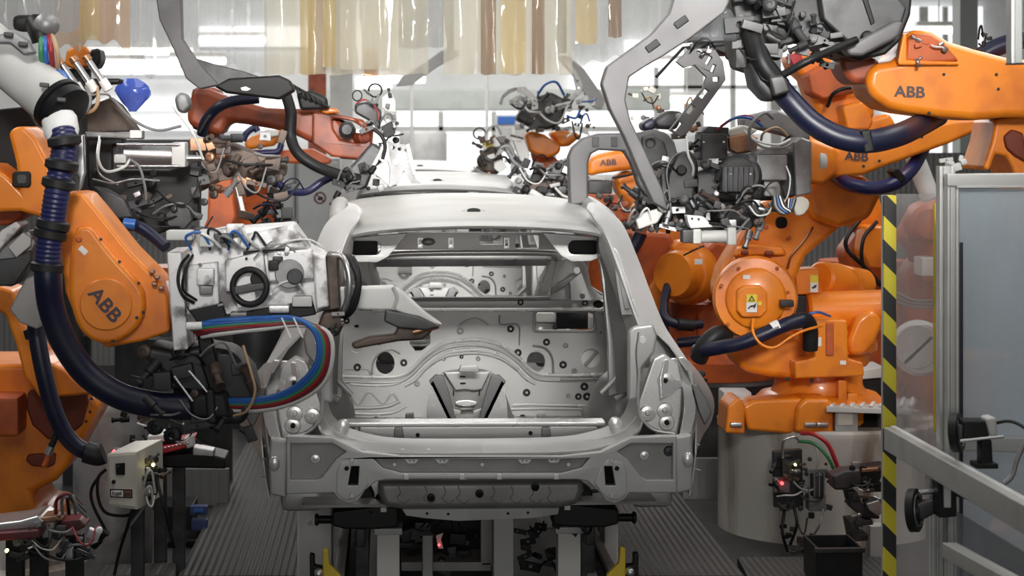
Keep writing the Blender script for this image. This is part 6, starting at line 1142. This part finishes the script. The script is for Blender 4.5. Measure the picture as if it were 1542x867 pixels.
# ---------------------------------------------------------------- safety guard on the right
YP = 7.6
R = root('guard_post', 'clear plastic guard panel edged with yellow and black hazard stripes', 'post', W(1339, 960, YP)); r0 = R; p = W(1339, 960, YP); R.location = (p.x, YP, 0)
b = MB(); a, c = W(1330, 294, YP), W(1349, 294, YP); b.box(((a.x + c.x) / 2, YP, a.z / 2), (c.x - a.x, .02, a.z), .003); ob('striped_edge', b, 'hazard', R); b = MB(); b.box(((a.x + c.x) / 2, YP + .03, a.z / 2), ((c.x - a.x) * .9, .03, a.z), .003); ob('edge_profile', b, 'alu', R)
b = MB(); a, c = W(1349, 292, YP + .01), W(1409, 292, YP + .01); b.box(((a.x + c.x) / 2, YP + .012, a.z / 2), (c.x - a.x, .006, a.z), .001); ob('clear_panel', b, 'plexi', R)
b = MB(); a, c = W(1406, 306, YP - .03), W(1412, 306, YP - .03); b.box(((a.x + c.x) / 2, YP - .03, (a.z + W(0, 660, YP).z) / 2), (c.x - a.x, .02, a.z - W(0, 660, YP).z), .003); yo = ob('edge_trim', b, 'yellow', R)
def profile(b, x0, x1, y0, z1, Y, d=.05):
    a, c = W(x0, y0, Y), W(x1, y0, Y); wd = c.x - a.x; cx = (a.x + c.x) / 2
    b.box((cx, Y, (a.z + z1) / 2), (wd * .45, d * .9, a.z - z1), .002)
    for s in (-1, 1): b.box((cx + s * wd * .36, Y, (a.z + z1) / 2), (wd * .28, d, a.z - z1), .003)
YFN = 7.0
R = root('safety_fence', 'aluminium safety fence frame with frosted panel on the far right', 'fence', Vector((W(1480, 0, YFN).x, YFN, 0)))
b = MB(); profile(b, 1412, 1436, 250, 0, YFN + .05); ob('post', b, 'alu', R); b = MB(); profile(b, 1424, 1442, 268, 0, YFN); ob('post', b, 'alu', R)
b = MB(); b.bar(W(1424, 271, YFN - .01), W(1640, 269, YFN - .01), .05, PX(19, YFN), .004); ob('top_rail', b, 'alu', R); b = MB(); b.bar(W(1440, 281, YFN - .03), W(1640, 280, YFN - .03), .02, PX(4, YFN), .002); ob('rail_lip', b, 'light_grey', R)
b = MB(); a, c = W(1442, 284, YFN + .01), W(1640, 284, YFN + .01); b.box(((a.x + c.x) / 2, YFN + .01, a.z / 2), (c.x - a.x, .006, a.z), .001); ob('frosted_panel', b, 'frosted', R)
b = MB(); b.box((W(1447, 0, YFN).x, YFN - .002, .95), (.012, .012, 1.9), .002); ob('blue_seal', b, 'hose_navy', R)
b = MB(); b.bar(W(1440, 666, YFN - .03), W(1640, 672, YFN - .03), .05, .05, .004); ob('middle_rail', b, 'alu', R)
clutter(R, 1422, 236, 1480, 262, YFN + .05, 6, 71, ('light_grey', 'alu', 'gun_light'), .02, (6, 16), 0)
R = root('swing_barrier', 'slanting aluminium barrier bar in front of the frosted panel, lower right', 'barrier', Vector((W(1420, 0, 6.8).x, 6.9, 0)))
b = MB(); b.bar(W(1341, 660, 7.5), W(1640, 832, 5.3), .05, .085, .005); ob('upper_bar', b, 'alu', R); b = MB(); b.bar(W(1345, 643, 7.53), W(1640, 806, 5.34), .02, .012, .003); ob('slot_strip', b, 'light_grey', R)
b = MB(); b.bar(W(1430, 828, 6.5), W(1640, 945, 5.2), .05, .05, .005); ob('lower_bar', b, 'alu', R); b = MB(); profile(b, 1395, 1412, 705, 0, 6.98); profile(b, 1424, 1437, 700, 0, 6.85); 
b.bm.free()
for x0, x1, Yq in ((1396,1412,6.98),(1425,1438,6.85)): b = MB(); profile(b, x0, x1, 690, 0, Yq); ob('upright', b, 'alu', R)
b = MB(); a, c = W(1440, 770, 6.6), W(1640, 890, 5.4); b.prism([a, c, c - Vector((0, 0, .8)), a - Vector((0, 0, .8))], (.004, .006, 0)); ob('smoked_panel', b, 'film_dark', R)
def sensor(lab, x, y, Y, rr, s):
    r = root('roller_sensor', lab, 'sensor', W(x, y + rr, Y)); b = MB(); b.lathe(W(x, y, Y), (1, -.55, .1), [(PX(rr * .6, Y), -.012), (PX(rr, Y), -.008), (PX(rr, Y), .018), (PX(rr * .92, Y), .022), (PX(rr * .55, Y), .016), (PX(rr * .5, Y), .03), (0, .03)], 36); ob('wheel', b, 'rubber', r)
    b = MB(); b.ring(W(x, y, Y) + Vector((1, -.55, .1)).normalized() * .02, (1, -.55, .1), PX(rr * .72, Y), PX(rr * .05, Y)); ob('wheel_rim', b, 'gun_light', r); return r
r = sensor('black wheel on the outer side of the barrier with black clamp block', 1374, 768, 6.9, 33, 1)
b = MB(); b.rod(W(1378, 766, 6.92), W(1424, 758, 6.95), PX(12, 6.9)); ob('hub', b, 'gun_grey', r); slab('clamp_block', r, 'black', [(1412,718),(1440,724),(1442,778),(1414,780)], 6.78, .08, .006); slab('scale_strip', r, 'light_grey', [(1421,728),(1432,730),(1432,764),(1422,764)], 6.775, .01, .001); b = MB(); b.rod(W(1440, 742, 6.8), W(1470, 752, 6.8), PX(5, 6.8)); ob('lever', b, 'steel_dark', r); b = MB(); b.rod(W(1384, 742, 6.85), W(1412, 738, 6.85), PX(4, 6.8)); ob('rod', b, 'steel', r)
slab('arm', r, 'gun_grey', [(1380,760),(1410,752),(1412,772),(1386,786)], 6.85, .05, .01)
r = sensor('black wheel with small boxed camera on top of the barrier', 1438, 651, 6.7, 30, -1); blk('camera_box', r, 'black', 1452, 634, 1490, 662, 6.6, .09, .008); slab('camera_face', r, 'light_grey', [(1486,630),(1500,628),(1504,656),(1492,658)], 6.58, .08, .008); b = MB(); b.rod(W(1446, 664, 6.6), W(1512, 657, 6.55), PX(2.4, 6.6)); ob('rod', b, 'steel', r); slab('bracket', r, 'black', [(1478,664),(1494,662),(1496,700),(1478,702)], 6.6, .06, .006); blk('bracket_foot', r, 'black', 1470, 698, 1504, 706, 6.58, .08, .004); blk('hinge', r, 'gun_grey', 1444, 640, 1454, 664, 6.62, .06, .006)
cab('cable', r, 'rubber', [(1498,637,6.6),(1520,634,6.55),(1540,642,6.5),(1560,660,6.45)], 6.55, 2.6); cab('cable', r, 'gun_light', [(1542,668,6.3),(1532,690,6.3),(1524,716,6.3),(1512,728,6.3)], 6.3, 4)
R = root('overhead_profile', 'grey upright profile hanging in at the top right corner', 'profile', W(1530, 100, 6.6)); b = MB(); a, c = W(1518, 96, 6.6), W(1541, 96, 6.6); b.box(((a.x + c.x) / 2, 6.6, a.z + .5), ((c.x - a.x) * .6, .05, 1.0), .004); ob('profile', b, 'beam_grey', R); b = MB(); b.box((a.x + .006, 6.59, a.z + .5), (.014, .06, 1.0), .003); ob('edge', b, 'alu', R); b = MB(); b.box(((a.x + c.x) / 2, 6.6, a.z), (c.x - a.x, .06, .006), .001); ob('end_cap', b, 'black', R)
